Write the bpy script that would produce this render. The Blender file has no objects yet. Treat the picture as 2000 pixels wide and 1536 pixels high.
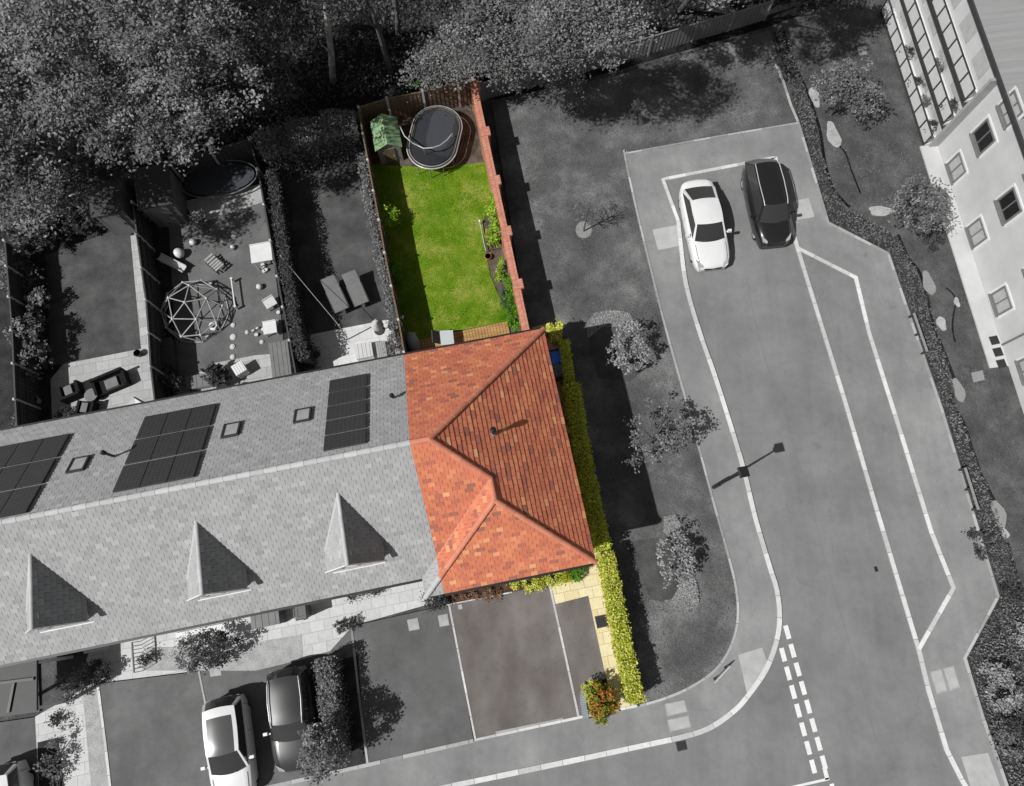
import bpy, math, random
import numpy as np
from mathutils import Vector, Matrix
random.seed(7); rng = np.random.default_rng(7)
S = bpy.context.scene
COL = S.collection
# ------------------------------------------------------------------ camera, sky, sun
F = 1398.0; H = 32.0; TH = math.atan(387/1398.)
cT, sT = math.cos(TH), math.sin(TH)
cam_d = bpy.data.cameras.new('camera'); cam = bpy.data.objects.new('camera', cam_d); COL.objects.link(cam)
cam_d.sensor_fit = 'HORIZONTAL'; cam_d.sensor_width = 36.0; cam_d.lens = F/2000*36
cam_d.clip_start = 0.5; cam_d.clip_end = 600
cam.location = (0, 0, H); cam.rotation_euler = (TH, 0, 0)
S.camera = cam
SUN_AZ = math.radians(30.0)      # direction the light travels, in the ground plane
SUN_EL = math.radians(50.0)
w = bpy.data.worlds.new('World'); S.world = w; w.use_nodes = True
nt = w.node_tree; bg = nt.nodes['Background']
sky = nt.nodes.new('ShaderNodeTexSky'); sky.sky_type = 'NISHITA'; sky.sun_disc = False
sky.sun_elevation = SUN_EL
sky.sun_rotation = math.atan2(-math.cos(SUN_AZ), -math.sin(SUN_AZ))
hs = nt.nodes.new('ShaderNodeHueSaturation'); hs.inputs['Saturation'].default_value = 0.12
nt.links.new(sky.outputs[0], hs.inputs['Color']); nt.links.new(hs.outputs[0], bg.inputs['Color'])
bg.inputs['Strength'].default_value = 0.05
sd = bpy.data.lights.new('sun', 'SUN'); sd.energy = 4.4; sd.angle = math.radians(0.55); sd.color = (1.0, 0.992, 0.98)
so = bpy.data.objects.new('sun', sd); COL.objects.link(so)
dv = Vector((math.cos(SUN_AZ)*math.cos(SUN_EL), math.sin(SUN_AZ)*math.cos(SUN_EL), -math.sin(SUN_EL)))
so.rotation_euler = dv.to_track_quat('-Z', 'Y').to_euler(); so.location = (-30, -20, 45)
S.view_settings.view_transform = 'Standard'; S.view_settings.look = 'None'
S.view_settings.exposure = 0.0; S.view_settings.gamma = 1.0
S.render.resolution_x = 1024; S.render.resolution_y = 786

# ------------------------------------------------------------------ measuring helpers
def at(px, py, z=0.0):
    """point at height z seen at this place of the photograph"""
    a = (px-1000)/F; b = (768-py)/F
    d = (a, b*cT+sT, b*sT-cT); t = (z-H)/d[2]
    return Vector((d[0]*t, d[1]*t, z))
ANG = math.radians(11.3)
UX = Vector((math.cos(ANG), math.sin(ANG), 0)); VX = Vector((-math.sin(ANG), math.cos(ANG), 0))
def hp(u, v, z=0.0): return UX*u + VX*v + Vector((0, 0, z))
def uv(p): return p.dot(UX), p.dot(VX)

# ------------------------------------------------------------------ materials
def lin(c):
    c = c/255.0
    return c/12.92 if c <= 0.04045 else ((c+0.055)/1.055)**2.4
E0 = 1.15
def G(v): x = lin(v)/E0; return (x, x, x, 1)
def C(r, g, b): return (lin(r)/E0, lin(g)/E0, lin(b)/E0, 1)
MATS = {}
def new_mat(name):
    m = bpy.data.materials.new(name); m.use_nodes = True
    n = m.node_tree; b = n.nodes['Principled BSDF']
    return m, n, b
def coords(n, rot=0.0, scale=(1, 1, 1), kind='Object'):
    tc = n.nodes.new('ShaderNodeTexCoord'); mp = n.nodes.new('ShaderNodeMapping')
    mp.inputs['Rotation'].default_value = (0, 0, rot); mp.inputs['Scale'].default_value = scale
    n.links.new(tc.outputs[kind], mp.inputs['Vector']); return mp.outputs[0]
def noise(n, vec, scale, detail=4, rough=0.6):
    t = n.nodes.new('ShaderNodeTexNoise'); t.inputs['Scale'].default_value = scale
    t.inputs['Detail'].default_value = detail; t.inputs['Roughness'].default_value = rough
    n.links.new(vec, t.inputs['Vector']); return t.outputs['Fac']
def ramp(n, fac, stops):
    r = n.nodes.new('ShaderNodeValToRGB'); el = r.color_ramp.elements
    while len(el) < len(stops): el.new(0.5)
    for e, (p, c) in zip(el, stops): e.position = p; e.color = c
    n.links.new(fac, r.inputs[0]); return r.outputs[0]
def mixc(n, a, b, fac, mode='MIX'):
    m = n.nodes.new('ShaderNodeMix'); m.data_type = 'RGBA'; m.blend_type = mode
    if isinstance(fac, float): m.inputs[0].default_value = fac
    else: n.links.new(fac, m.inputs[0])
    for s, i in ((a, 6), (b, 7)):
        if isinstance(s, tuple): m.inputs[i].default_value = s
        else: n.links.new(s, m.inputs[i])
    return m.outputs[2]
def bump(n, b, fac, strength=0.3, dist=0.02):
    bp = n.nodes.new('ShaderNodeBump'); bp.inputs['Strength'].default_value = strength
    bp.inputs['Distance'].default_value = dist
    n.links.new(fac, bp.inputs['Height']); n.links.new(bp.outputs[0], b.inputs['Normal'])
def plain(name, c, rough=0.6, metal=0.0, var=0.12, coat=0.0, scale=3.0):
    if name in MATS: return MATS[name]
    m, n, b = new_mat(name)
    b.inputs['Roughness'].default_value = rough; b.inputs['Metallic'].default_value = metal
    if coat: b.inputs['Coat Weight'].default_value = coat; b.inputs['Coat Roughness'].default_value = 0.06
    d = tuple(x*(1-var) for x in c[:3])+(1,); e = tuple(min(1, x*(1+var)) for x in c[:3])+(1,)
    col = ramp(n, noise(n, coords(n), scale), [(0.3, d), (0.7, e)])
    n.links.new(col, b.inputs['Base Color']); MATS[name] = m; return m
def rough_ground(name, stops_big, big, stops_small, small, amt=0.5, rough=0.95, bs=0.5, bd=0.02, rot=0.0, scale=(1, 1, 1)):
    """two scales of mottling multiplied together"""
    if name in MATS: return MATS[name]
    m, n, b = new_mat(name); b.inputs['Roughness'].default_value = rough
    b.inputs['Specular IOR Level'].default_value = 0.2
    v = coords(n, rot, scale)
    a = ramp(n, noise(n, v, big, 5, 0.62), stops_big)
    s = noise(n, v, small, 3, 0.7)
    c = ramp(n, s, stops_small)
    n.links.new(mixc(n, a, c, amt, 'MULTIPLY'), b.inputs['Base Color'])
    bump(n, b, s, bs, bd); MATS[name] = m; return m
W_ = (1, 1, 1, 1)
def k(v): return (v, v, v, 1)
M = {}
def tarmac(name, lo_, mid_, hi_, rot=math.radians(14)):
    m, n, b = new_mat(name); b.inputs['Roughness'].default_value = 0.92; b.inputs['Specular IOR Level'].default_value = 0.25
    v = coords(n)
    a = ramp(n, noise(n, v, 0.3, 6, 0.65), [(0.3, G(lo_)), (0.5, G(mid_)), (0.7, G(hi_))])
    st = ramp(n, noise(n, coords(n, rot, (1.6, 0.12, 1)), 1.0, 4, 0.6), [(0.3, k(0.9)), (0.65, k(1.0))])      # tyre lanes
    sp = ramp(n, noise(n, v, 2.2, 8, 0.8), [(0.3, k(0.84)), (0.55, k(1.0))])
    f = noise(n, v, 55, 2, 0.8); g = ramp(n, f, [(0.3, k(0.78)), (0.65, k(1.04))])
    vo = n.nodes.new('ShaderNodeTexVoronoi'); vo.feature = 'DISTANCE_TO_EDGE'; vo.inputs['Scale'].default_value = 0.16
    wv = n.nodes.new('ShaderNodeTexNoise'); wv.inputs['Scale'].default_value = 1.3; wv.inputs['Detail'].default_value = 5; n.links.new(v, wv.inputs['Vector'])
    ad = n.nodes.new('ShaderNodeVectorMath'); ad.operation = 'MULTIPLY_ADD'; n.links.new(wv.outputs['Color'], ad.inputs[0]); ad.inputs[1].default_value = (1.6, 1.6, 0); n.links.new(v, ad.inputs[2])
    n.links.new(ad.outputs[0], vo.inputs['Vector'])
    cr = ramp(n, vo.outputs['Distance'], [(0.0, k(0.78)), (0.004, k(1.0))])
    oil = ramp(n, noise(n, v, 0.9, 3, 0.5), [(0.24, k(0.72)), (0.31, k(1.0))])
    c = a
    for q, w2 in ((st, 1.0), (sp, 0.7), (g, 0.8), (cr, 0.6), (oil, 0.8)): c = mixc(n, c, q, w2, 'MULTIPLY')
    n.links.new(c, b.inputs['Base Color']); bump(n, b, f, 0.4, 0.008); return m
M['asphalt'] = tarmac('asphalt', 124, 138, 150)
M['pavement'] = tarmac('pavement_asphalt', 134, 150, 168)
M['drive'] = tarmac('driveway_asphalt', 96, 112, 132, -ANG)
M['verge'] = rough_ground('verge_grass', [(0.32, G(88)), (0.5, G(112)), (0.68, G(148))], 0.45, [(0.25, k(0.5)), (0.7, k(1.0))], 14, 0.75, bs=1.0, bd=0.05)
M['grey_lawn'] = rough_ground('grey_lawn', [(0.3, G(108)), (0.55, G(124)), (0.75, G(140))], 0.9, [(0.25, k(0.6)), (0.7, k(1.0))], 20, 0.7, bs=1.0, bd=0.04)
M['far_grass'] = rough_ground('shared_grass', [(0.3, G(78)), (0.5, G(96)), (0.72, G(120))], 0.9, [(0.25, k(0.5)), (0.7, k(1.0))], 12, 0.8, bs=1.0, bd=0.05)
M['dark_lawn'] = rough_ground('dark_lawn', [(0.3, G(74)), (0.5, G(92)), (0.72, G(112))], 0.9, [(0.25, k(0.55)), (0.7, k(1.0))], 18, 0.7, bs=1.0, bd=0.04)
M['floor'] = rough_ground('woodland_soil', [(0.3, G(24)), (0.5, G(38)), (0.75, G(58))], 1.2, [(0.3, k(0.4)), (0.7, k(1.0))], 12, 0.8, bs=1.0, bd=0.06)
M['soil'] = rough_ground('brown_soil', [(0.3, C(86, 78, 68)), (0.6, C(130, 118, 104))], 1.8, [(0.3, k(0.5)), (0.7, k(1.0))], 22, 0.8, bs=1.0, bd=0.05)
M['grey_soil'] = rough_ground('grey_soil', [(0.3, G(48)), (0.6, G(76))], 1.8, [(0.3, k(0.5)), (0.7, k(1.0))], 18, 0.8, bs=1.0, bd=0.05)
M['gravel'] = rough_ground('pale_gravel', [(0.3, G(178)), (0.6, G(204))], 2.5, [(0.35, k(0.55)), (0.62, k(1.0))], 26, 0.8, bs=1.0, bd=0.03)
M['mulch'] = rough_ground('bark_mulch', [(0.3, C(58, 44, 36)), (0.6, C(120, 96, 78))], 3.0, [(0.3, k(0.35)), (0.65, k(1.0))], 26, 0.9, bs=1.0, bd=0.05)
M['kerb_'] = rough_ground('plain_kerb_concrete', [(0.3, G(214)), (0.7, G(232))], 1.0, [(0.3, k(0.85)), (0.7, k(1.0))], 25, 0.6, bs=0.2, bd=0.004)
M['edging_'] = rough_ground('plain_edging_concrete', [(0.3, G(166)), (0.7, G(196))], 1.0, [(0.3, k(0.8)), (0.7, k(1.0))], 25, 0.6, bs=0.2, bd=0.004)
M['tactile'] = rough_ground('tactile_slab', [(0.3, G(176)), (0.7, G(196))], 2.0, [(0.3, k(0.85)), (0.7, k(1.0))], 60, 0.6, bs=0.3, bd=0.006)
_kt = {}
M['paint'] = rough_ground('road_paint', [(0.3, G(226)), (0.6, G(240))], 3, [(0.3, k(0.7)), (0.42, k(1.0))], 14, 0.9, rough=.6, bs=.1, bd=.002)

def lawn_mat():
    m, n, b = new_mat('green_lawn'); b.inputs['Roughness'].default_value = 0.9; b.inputs['Specular IOR Level'].default_value = 0.15
    v = coords(n)
    a = ramp(n, noise(n, v, 0.7, 5, 0.7), [(0.3, C(88, 138, 14)), (0.5, C(126, 160, 32)), (0.68, C(178, 182, 88))])
    f = noise(n, v, 16, 4, 0.75)
    c = ramp(n, f, [(0.25, k(0.42)), (0.62, k(1.0))])
    n.links.new(mixc(n, a, c, 0.75, 'MULTIPLY'), b.inputs['Base Color']); bump(n, b, f, 1.0, 0.05); return m
M['lawn'] = lawn_mat()
def own_drive():
    m, n, b = new_mat('own_driveway_tarmac'); b.inputs['Roughness'].default_value = 0.9
    v = coords(n); vs = coords(n, -ANG, (1.0, 0.55, 1))
    a = ramp(n, noise(n, vs, 0.75, 2, 0.5), [(0.32, C(106, 99, 95)), (0.5, C(120, 114, 110)), (0.7, C(138, 132, 131))])
    f = noise(n, v, 22, 6, 0.9); sp = noise(n, v, 2.4, 9, 0.85)
    c = ramp(n, f, [(0.32, k(0.5)), (0.5, k(0.92)), (0.68, k(1.0)), (0.74, k(1.35))]); e = ramp(n, sp, [(0.3, k(0.7)), (0.48, k(0.98)), (0.7, k(1.06))])
    n.links.new(mixc(n, mixc(n, a, c, 0.75, 'MULTIPLY'), e, 0.9, 'MULTIPLY'), b.inputs['Base Color']); bump(n, b, f, 0.5, 0.01); return m
M['own_drive'] = own_drive()
def slab_mat(name, c1, c2, mortar, bw, bh, rot=-ANG, off=0.5, sq=1.0):
    m, n, b = new_mat(name); b.inputs['Roughness'].default_value = 0.85
    v = coords(n, rot)
    t = n.nodes.new('ShaderNodeTexBrick'); t.offset = off; t.squash = sq
    t.inputs['Color1'].default_value = c1; t.inputs['Color2'].default_value = c2; t.inputs['Mortar'].default_value = mortar
    t.inputs['Scale'].default_value = 1.0; t.inputs['Mortar Size'].default_value = 0.012; t.inputs['Mortar Smooth'].default_value = 0.4
    t.inputs['Brick Width'].default_value = bw; t.inputs['Row Height'].default_value = bh
    n.links.new(v, t.inputs['Vector'])
    f = noise(n, coords(n), 6, 5, 0.7); c = ramp(n, f, [(0.3, k(0.86)), (0.7, k(1.04))])
    n.links.new(mixc(n, t.outputs[0], c, 1.0, 'MULTIPLY'), b.inputs['Base Color']); bump(n, b, t.outputs['Fac'], -0.3, 0.01); return m
M['yellow_slab'] = slab_mat('buff_paving', C(244, 232, 190), C(234, 218, 168), C(186, 166, 122), 0.62, 0.48)
M['white_slab'] = slab_mat('pale_paving', G(218), G(204), G(168), 0.6, 0.45)
M['patio'] = slab_mat('patio_paving', G(196), G(176), G(140), 0.6, 0.45)
M['brightpatio'] = slab_mat('bright_patio', G(226), G(216), G(190), 0.6, 0.6)
def brick_mat(name, c1, c2, mort):
    m, n, b = new_mat(name); b.inputs['Roughness'].default_value = 0.9
    g = n.nodes.new('ShaderNodeNewGeometry')
    # brick courses follow height; run along whichever horizontal direction the wall takes
    tc = n.nodes.new('ShaderNodeTexCoord'); sp = n.nodes.new('ShaderNodeSeparateXYZ'); n.links.new(tc.outputs['Object'], sp.inputs[0])
    ad = n.nodes.new('ShaderNodeMath'); ad.operation = 'ADD'; n.links.new(sp.outputs[0], ad.inputs[0]); n.links.new(sp.outputs[1], ad.inputs[1])
    cb = n.nodes.new('ShaderNodeCombineXYZ'); n.links.new(ad.outputs[0], cb.inputs[0]); n.links.new(sp.outputs[2], cb.inputs[1])
    t = n.nodes.new('ShaderNodeTexBrick')
    t.inputs['Color1'].default_value = c1; t.inputs['Color2'].default_value = c2; t.inputs['Mortar'].default_value = mort
    t.inputs['Scale'].default_value = 1.0; t.inputs['Mortar Size'].default_value = 0.008
    t.inputs['Brick Width'].default_value = 0.225; t.inputs['Row Height'].default_value = 0.075
    n.links.new(cb.outputs[0], t.inputs['Vector']); n.links.new(t.outputs[0], b.inputs['Base Color'])
    return m
M['brick'] = brick_mat('red_brick', C(176, 104, 84), C(204, 132, 108), C(190, 170, 150))
M['grey_brick'] = brick_mat('grey_brick', G(110), G(140), G(160))
M['cap_brick'] = slab_mat('brick_on_edge', C(222, 158, 134), C(206, 130, 108), C(160, 108, 90), 0.24, 0.085, rot=0.0, off=0.0)
def tone_mat(name, stops, rough=0.75, nscale=9.0, namt=0.5, transl=0.0, bumpy=0.25, lichen=0.0):
    """colour of each tile or leaf comes from its own 'tone'"""
    m, n, b = new_mat(name); b.inputs['Roughness'].default_value = rough
    b.inputs['Specular IOR Level'].default_value = 0.25
    at_ = n.nodes.new('ShaderNodeAttribute'); at_.attribute_name = 'tone'
    c = ramp(n, at_.outputs['Fac'], stops)
    f = noise(n, coords(n), nscale, 4, 0.7)
    d = ramp(n, f, [(0.3, k(0.72)), (0.68, k(1.08))])
    o = mixc(n, c, d, namt, 'MULTIPLY')
    if lichen: o = mixc(n, mixc(n, o, ramp(n, noise(n, coords(n), 26, 5, 0.8), [(0.3, k(0.5)), (0.47, k(1.0))]), lichen, 'MULTIPLY'), ramp(n, noise(n, coords(n), 0.8, 5, 0.7), [(0.3, k(0.78)), (0.6, k(1.0))]), lichen, 'MULTIPLY')
    n.links.new(o, b.inputs['Base Color'])
    if bumpy: bump(n, b, f, bumpy, 0.01)
    if transl:
        tr = n.nodes.new('ShaderNodeBsdfTranslucent'); n.links.new(o, tr.inputs[0])
        ms = n.nodes.new('ShaderNodeMixShader'); ms.inputs[0].default_value = transl
        n.links.new(b.outputs[0], ms.inputs[1]); n.links.new(tr.outputs[0], ms.inputs[2])
        n.links.new(ms.outputs[0], n.nodes['Material Output'].inputs[0])
    return m
M['tile_red'] = tone_mat('clay_tiles', [(0.0, C(170, 112, 98)), (0.25, C(212, 124, 96)), (0.6, C(224, 136, 102)), (0.85, C(234, 152, 112)), (1.0, C(246, 182, 132))], 0.8, 2.6, 0.35, lichen=0.65)
M['tile_grey'] = tone_mat('grey_tiles', [(0.0, G(160)), (0.3, G(170)), (0.7, G(178)), (1.0, G(188))], 0.85, 1.2, 0.35, lichen=0.3)
M['cap_red'] = tone_mat('clay_ridge', [(0.0, C(206, 128, 102)), (1.0, C(226, 148, 120))], 0.75, 5.0, 0.4)
M['cap_grey'] = tone_mat('grey_ridge', [(0.0, G(186)), (1.0, G(208))], 0.8, 5.0, 0.4)
M['kerb'] = tone_mat('kerb_concrete', [(0.0, G(196)), (0.5, G(220)), (1.0, G(234))], 0.85, 7.0, 0.6)
M['edging'] = tone_mat('edging_concrete', [(0.0, G(150)), (0.5, G(176)), (1.0, G(200))], 0.85, 7.0, 0.6)
M['deck_dark'] = plain('roof_felt', G(60), 0.9)
M['gutter'] = plain('black_gutter', G(40), 0.4)
M['lead'] = plain('lead_flashing', C(150, 168, 178), 0.5, 0.2)
M['white'] = plain('white_trim', G(228), 0.5, 0, 0.05)
M['offwhite'] = plain('offwhite_plastic', G(210), 0.5, 0, 0.06)
M['frame'] = plain('window_frame_white', G(232), 0.4, 0, 0.03)
M['midgrey'] = plain('mid_grey', G(120), 0.6)
M['lightgrey'] = plain('light_grey', G(168), 0.6)
M['darkgrey'] = plain('dark_grey', G(62), 0.6)
M['black'] = plain('black_plastic', G(30), 0.45)
M['rubber'] = plain('tyre_rubber', G(28), 0.9)
M['steel'] = plain('galvanised_steel', G(205), 0.35, 0.25, 0.08)
M['chrome'] = plain('bright_rail', G(220), 0.3, 0.25, 0.05)
M['concrete'] = rough_ground('post_concrete', [(0.3, G(192)), (0.7, G(216))], 2, [(0.3, k(0.85)), (0.7, k(1))], 30, 0.6, bs=0.2, bd=0.004)
M['render'] = rough_ground('pale_render', [(0.3, G(194)), (0.7, G(212))], 0.7, [(0.3, k(0.93)), (0.7, k(1.0))], 14, 0.6, bs=0.15, bd=0.004)
M['membrane'] = rough_ground('flat_roof_sheet', [(0.3, G(150)), (0.7, G(166))], 0.8, [(0.3, k(0.85)), (0.7, k(1.0))], 4, 0.6, bs=0.4, bd=0.01, rot=math.radians(7), scale=(6, 0.25, 1))
def wood_mat(name, c1, c2, sc=(14, 14, 1.2)):
    m, n, b = new_mat(name); b.inputs['Roughness'].default_value = 0.8
    f = noise(n, coords(n, 0, sc), 1.0, 4, 0.6)
    n.links.new(ramp(n, f, [(0.3, c1), (0.7, c2)]), b.inputs['Base Color']); bump(n, b, f, 0.3, 0.01); return m
M['fence_brown'] = wood_mat('fence_timber', C(88, 74, 60), C(138, 120, 98))
M['fence_grey'] = wood_mat('grey_fence_timber', G(92), G(128))
M['fence_pale'] = wood_mat('pale_fence_timber', G(112), G(138))
M['fence_dark'] = wood_mat('dark_fence_timber', G(58), G(82))
M['deckwood'] = wood_mat('decking_timber', C(150, 112, 66), C(206, 164, 104), (1.5, 14, 14))
M['greyboard'] = wood_mat('greyed_boards', G(112), G(160))
M['rustic'] = wood_mat('bark', G(70), G(120), (4, 4, 1))
M['birch'] = wood_mat('pale_bark', G(120), G(206), (3, 3, 1.2))
M['greenfelt'] = rough_ground('green_felt', [(0.35, C(104, 142, 112)), (0.6, C(152, 180, 132))], 2.2, [(0.3, k(0.75)), (0.6, k(1.0))], 16, 0.6)
M['mat_black'] = plain('trampoline_mat', C(62, 64, 70), 0.7, 0, 0.06)
M['pot'] = plain('terracotta', C(214, 120, 86), 0.8)
def panel_mat():
    m, n, b = new_mat('solar_cells'); b.inputs['Roughness'].default_value = 0.25
    t = n.nodes.new('ShaderNodeTexBrick'); t.offset = 0.0
    t.inputs['Color1'].default_value = G(66); t.inputs['Color2'].default_value = G(70); t.inputs['Mortar'].default_value = G(88)
    t.inputs['Scale'].default_value = 1.0; t.inputs['Mortar Size'].default_value = 0.006; t.inputs['Brick Width'].default_value = 0.16; t.inputs['Row Height'].default_value = 0.12
    n.links.new(coords(n), t.inputs['Vector']); n.links.new(t.outputs[0], b.inputs['Base Color']); return m
M['solar'] = panel_mat()
def glass(name, c, rough=0.08):
    m, n, b = new_mat(name); b.inputs['Base Color'].default_value = c; b.inputs['Roughness'].default_value = rough
    b.inputs['Coat Weight'].default_value = 0.5
    return m
M['glass'] = glass('dark_glass', G(38)); M['carglass'] = glass('car_glass', G(56), 0.12); M['greyglass'] = glass('grey_glass', G(82), 0.15)
M['roofglass'] = glass('glass_roof', G(84), 0.2)
M['curtain'] = plain('net_curtain', G(180), 0.7)
def paint(name, c, coat=0.6, rough=0.35):
    return plain(name, c, rough, 0.0, 0.02, coat)
M['car_white'] = paint('white_car_paint', G(232)); M['car_dark'] = paint('black_car_paint', G(32), 0.8, 0.25)
M['car_grey'] = paint('grey_car_paint', G(52), 0.5, 0.35)
M['bin_blue'] = plain('blue_bin_plastic', C(50, 130, 255), 0.4); M['bin_brown'] = plain('brown_bin_plastic', C(200, 140, 118), 0.5)
M['bin_dark'] = plain('dark_bin_plastic', C(104, 116, 126), 0.45); M['bin_grey'] = plain('grey_bin_plastic', G(96), 0.5)
M['rattan'] = rough_ground('dark_rattan', [(0.3, G(34)), (0.7, G(48))], 4, [(0.3, k(0.4)), (0.7, k(1.0))], 60, 0.8, bs=0.6, bd=0.01)
M['cushion'] = plain('grey_cushion', G(128), 0.9); M['palecushion'] = plain('pale_cushion', G(176), 0.9)
M['greyseat'] = plain('lounger_fabric', G(118), 0.85)
M['whiteseat'] = plain('white_plastic_seat', C(214, 220, 222), 0.5, 0, 0.04); M['cover'] = plain('grey_cover', C(150, 158, 166), 0.7)
M['blueslate'] = slab_mat('blue_brick', C(126, 134, 144), C(104, 112, 124), C(80, 84, 90), 0.12, 0.2, rot=0.0)
M['water'] = plain('dark_rill_water', G(22), 0.2)
M['fabricred'] = plain('red_pot', C(120, 54, 44), 0.7)
LV = dict(transl=0.25, bumpy=0)
M['leaf_wood'] = tone_mat('woodland_leaves', [(0.0, G(92)), (0.5, G(128)), (1.0, G(172))], 0.6, 0.5, 0.4, **LV)
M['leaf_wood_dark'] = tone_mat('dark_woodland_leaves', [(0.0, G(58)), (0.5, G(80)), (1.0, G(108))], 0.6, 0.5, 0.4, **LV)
M['leaf_mid'] = tone_mat('grey_leaves', [(0.0, G(100)), (0.5, G(132)), (1.0, G(172))], 0.6, 1.0, 0.4, **LV)
M['leaf_pale'] = tone_mat('pale_leaves', [(0.0, G(140)), (0.5, G(170)), (1.0, G(206))], 0.6, 1.0, 0.4, **LV)
M['leaf_hedge'] = tone_mat('yellow_hedge_leaves', [(0.0, C(140, 162, 26)), (0.5, C(206, 218, 50)), (1.0, C(252, 252, 140))], 0.55, 3, 0.3, **LV)
M['leaf_varieg'] = tone_mat('variegated_leaves', [(0.0, C(130, 150, 30)), (0.5, C(206, 210, 70)), (1.0, C(252, 250, 150))], 0.55, 3, 0.3, **LV)
M['leaf_green'] = tone_mat('green_leaves', [(0.0, C(48, 96, 14)), (0.5, C(84, 146, 26)), (1.0, C(140, 190, 50))], 0.55, 3, 0.3, **LV)
M['leaf_lime'] = tone_mat('lime_leaves', [(0.0, C(90, 130, 20)), (0.5, C(140, 184, 40)), (1.0, C(206, 222, 90))], 0.55, 3, 0.3, **LV)
M['leaf_deep'] = tone_mat('deep_green_leaves', [(0.0, C(30, 62, 30)), (0.5, C(62, 104, 52)), (1.0, C(120, 160, 96))], 0.55, 3, 0.3, **LV)
M['leaf_red'] = tone_mat('red_and_green_leaves', [(0.0, C(80, 104, 22)), (0.45, C(128, 146, 40)), (0.66, C(206, 176, 76)), (0.82, C(178, 84, 44)), (1.0, C(204, 100, 58))], 0.5, 3, 0.3, **LV)
M['leaf_heather'] = tone_mat('brown_heather', [(0.0, C(84, 60, 46)), (0.5, C(146, 110, 84)), (1.0, C(196, 160, 128))], 0.8, 3, 0.3, **LV)
M['petal'] = plain('white_petal', G(236), 0.6)
M['grass_blade'] = tone_mat('grass_blades', [(0.0, C(76, 126, 16)), (0.5, C(124, 160, 34)), (1.0, C(196, 196, 104))], 0.8, 0.7, 0.5, transl=0.2, bumpy=0)

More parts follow.
